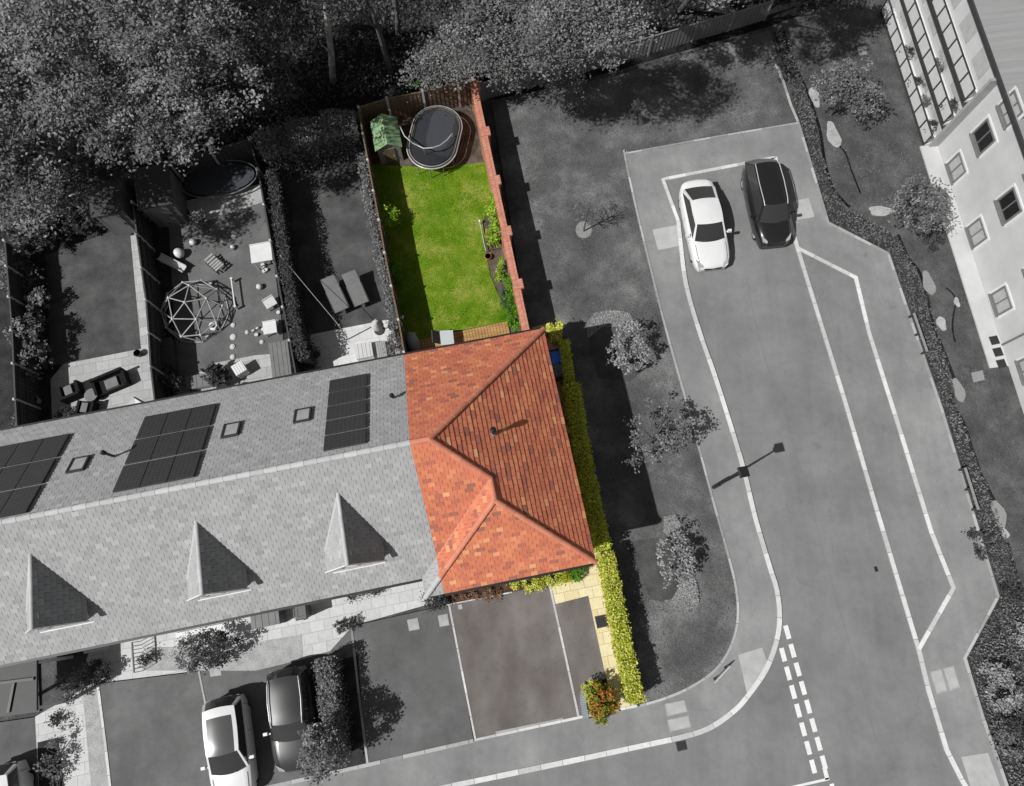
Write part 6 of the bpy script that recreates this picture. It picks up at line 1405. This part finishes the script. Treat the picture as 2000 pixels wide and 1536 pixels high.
# bare twiggy tree with pale disc at its foot
c = at(1140, 452, .05); t = thing('bare_sapling', 'nearly bare sapling with pale mulch ring on the verge', 'tree', c)
mb = MB(); top = c+Vector((.05, .05, 2.3)); mb.tube([c, c+Vector((0, 0, 1.2)), top], 0, 6, [.04, .03, .012])
for i in range(26):
    a = random.uniform(0, 6.28); z = random.uniform(.9, 2.2); s = c+Vector((0, 0, z)); l = random.uniform(.4, .9)
    m_ = s+Vector((math.cos(a)*l*.5, math.sin(a)*l*.5, .15)); e = s+Vector((math.cos(a+.3)*l, math.sin(a+.3)*l, .4)); mb.tube([s, m_, e], 0, 4, [.014, .01, .005])
    for q in range(2): mb.tube([m_, m_+Vector((random.uniform(-.3, .3), random.uniform(-.3, .3), .25))], 0, 4, [.008, .004])
mb.build('trunk', M['rustic'], t)
p, tn = crown_pts(top-Vector((0, 0, .4)), .75, .75, .5, 26, 7, .2); leaf_mesh('crown', p, .08, M['leaf_mid'], t, tone=tn)
slab('mulch_ring', [(1140+16*math.cos(q*.449), 450+17*math.sin(q*.449)) for q in range(14)], -.01, .06, M['edging'])

# ------------------------------------------------------------------ woodland
WG = 'woodland trees at the top'
for x, y, z, rx, ry, rz, ncl, mt, lf, lb in (
 (328, 190, 7.0, 3.5, 2.8, 2.0, 230, 'leaf_wood', .19, 'big pale leafed woodland tree overhanging the two sheds'),
 (120, 120, 8.0, 3.6, 3.4, 2.2, 240, 'leaf_wood', .19, 'large woodland tree at upper left'),
 (30, 330, 6.5, 2.4, 2.6, 1.8, 150, 'leaf_wood', .19, 'woodland tree at left edge above the leftmost garden'),
 (300, 20, 9.0, 3.6, 2.8, 2.2, 200, 'leaf_wood', .19, 'woodland tree at top edge, upper left of the pale trunk'),
 (468, 180, 4.2, 1.9, 1.8, 1.3, 100, 'leaf_wood_dark', .2, 'dark feathery tree between the big pale one and bare trunk'),
 (520, 50, 4.5, 2.4, 2.2, 1.6, 110, 'leaf_wood_dark', .2, 'dark low tree left of the pale bare trunk'),
 (150, 320, 4.0, 2.4, 1.8, 1.4, 100, 'leaf_wood_dark', .2, 'dark low tree above the left shed'),
 (-40, 180, 7.5, 3.0, 3.4, 2.2, 150, 'leaf_wood', .19, 'woodland tree cut by the left edge'),
 (985, 70, 7.2, 2.5, 2.1, 1.5, 200, 'leaf_wood', .15, 'pale woodland tree above the rear brown fence'),
 (1135, 60, 8.2, 2.2, 1.9, 1.6, 200, 'leaf_wood', .15, 'pale woodland tree leaning over the pale grey fence'),
 (880, 130, 3.4, 2.0, 1.0, 1.0, 90, 'leaf_wood', .16, 'low woodland tree right behind the trampoline fence'),
 (1060, 135, 4.0, 1.8, 1.1, 1.1, 90, 'leaf_wood', .16, 'low branches hanging over fence right of the brick wall'),
 (900, 5, 7.0, 2.2, 2.0, 1.5, 110, 'leaf_wood_dark', .17, 'darker woodland tree at top edge centre'),
 (1300, -60, 8.0, 2.2, 1.5, 1.4, 130, 'leaf_wood_dark', .17, 'dark woodland tree at top edge right of centre'),
 (1440, -130, 9.0, 3.6, 3.0, 2.2, 150, 'leaf_wood', .2, 'tall woodland tree mostly above the photo at right'),
 (1625, -25, 4.0, 1.7, 1.0, 1.5, 80, 'leaf_wood_dark', .17, 'dark tree at top edge beside end of the fence'),
 (700, -60, 8.0, 2.8, 2.0, 1.8, 110, 'leaf_wood_dark', .19, 'dark tree just above the top edge between two trunks')):
    c = at(x, y, z); pass
    gy = c.y; fx_ = c.x
    # foot of the trunk stays on the woodland side of the rear fences; the crown overhangs
    fl_ = [(at(-70, 440), at(262, 340)), (at(262, 340), at(487, 272)), (at(487, 250), at(700, 205)), (at(700, 200), at(925, 160)), (at(940, 170), at(1492, 20)), (at(1492, 20), at(1800, -60))]
    fy_ = max([a_.y+(b2_.y-a_.y)*(fx_-a_.x)/(b2_.x-a_.x) for a_, b2_ in fl_ if a_.x <= fx_ <= b2_.x] or [20.0])
    make_tree('woodland_tree', lb, 'tree', (c.x, max(c.y+.3, fy_+1.4), -.02), c, rx, ry, rz, int(ncl*.8), 66, .5, lf*.85, mt, .17, group=WG, limbs=8, up=.9)
for (bx, by), (tx, ty), h, r, m_, lb in (((650, 160), (632, -40), 8.0, .17, 'birch', 'pale bare birch trunk rising out of the dark wood'), ((778, 70), (768, -60), 6.0, .16, 'rustic', 'grey trunk at top edge right of the birch')):
    b = at(bx, by, 0); e = at(tx, ty, h); t = thing('bare_tree', lb, 'tree', b, group=None); mb = MB()
    mb.tube([b, b.lerp(e, .3)+Vector((.05, 0, 0)), b.lerp(e, .65), e], 0, 10, [r, r*.9, r*.8, r*.5]); mb.build('trunk', M[m_], t)
    mb = MB(); q = b.lerp(e, .6); mb.tube([q, q+Vector((.5, .1, .2)), q+Vector((.9, .3, .3))], 0, 6, [.06, .035, .015]); q = b.lerp(e, .35); mb.tube([q, q+Vector((-.35, .1, .3))], 0, 6, [.05, .02]); mb.build('branch', M[m_], t)
# undergrowth that reads as one dark mass
wp = np.array(P2([(-200, 455), (262, 350), (480, 300), (640, 232), (700, 205), (920, 165), (1180, 118), (1495, 30), (1700, -80), (-300, -120)]))
N = 60000; X = rng.uniform(wp[:, 0].min(), wp[:, 0].max(), N); Y = rng.uniform(wp[:, 1].min(), wp[:, 1].max(), N); q = in_poly(X, Y, wp); X, Y = X[q], Y[q]
Z = .1+1.1*np.clip(.5+.5*np.sin(X*1.1+np.sin(Y*1.3)*2)*np.cos(Y*.9+.5), 0, 1)*rng.uniform(.3, 1, len(X))
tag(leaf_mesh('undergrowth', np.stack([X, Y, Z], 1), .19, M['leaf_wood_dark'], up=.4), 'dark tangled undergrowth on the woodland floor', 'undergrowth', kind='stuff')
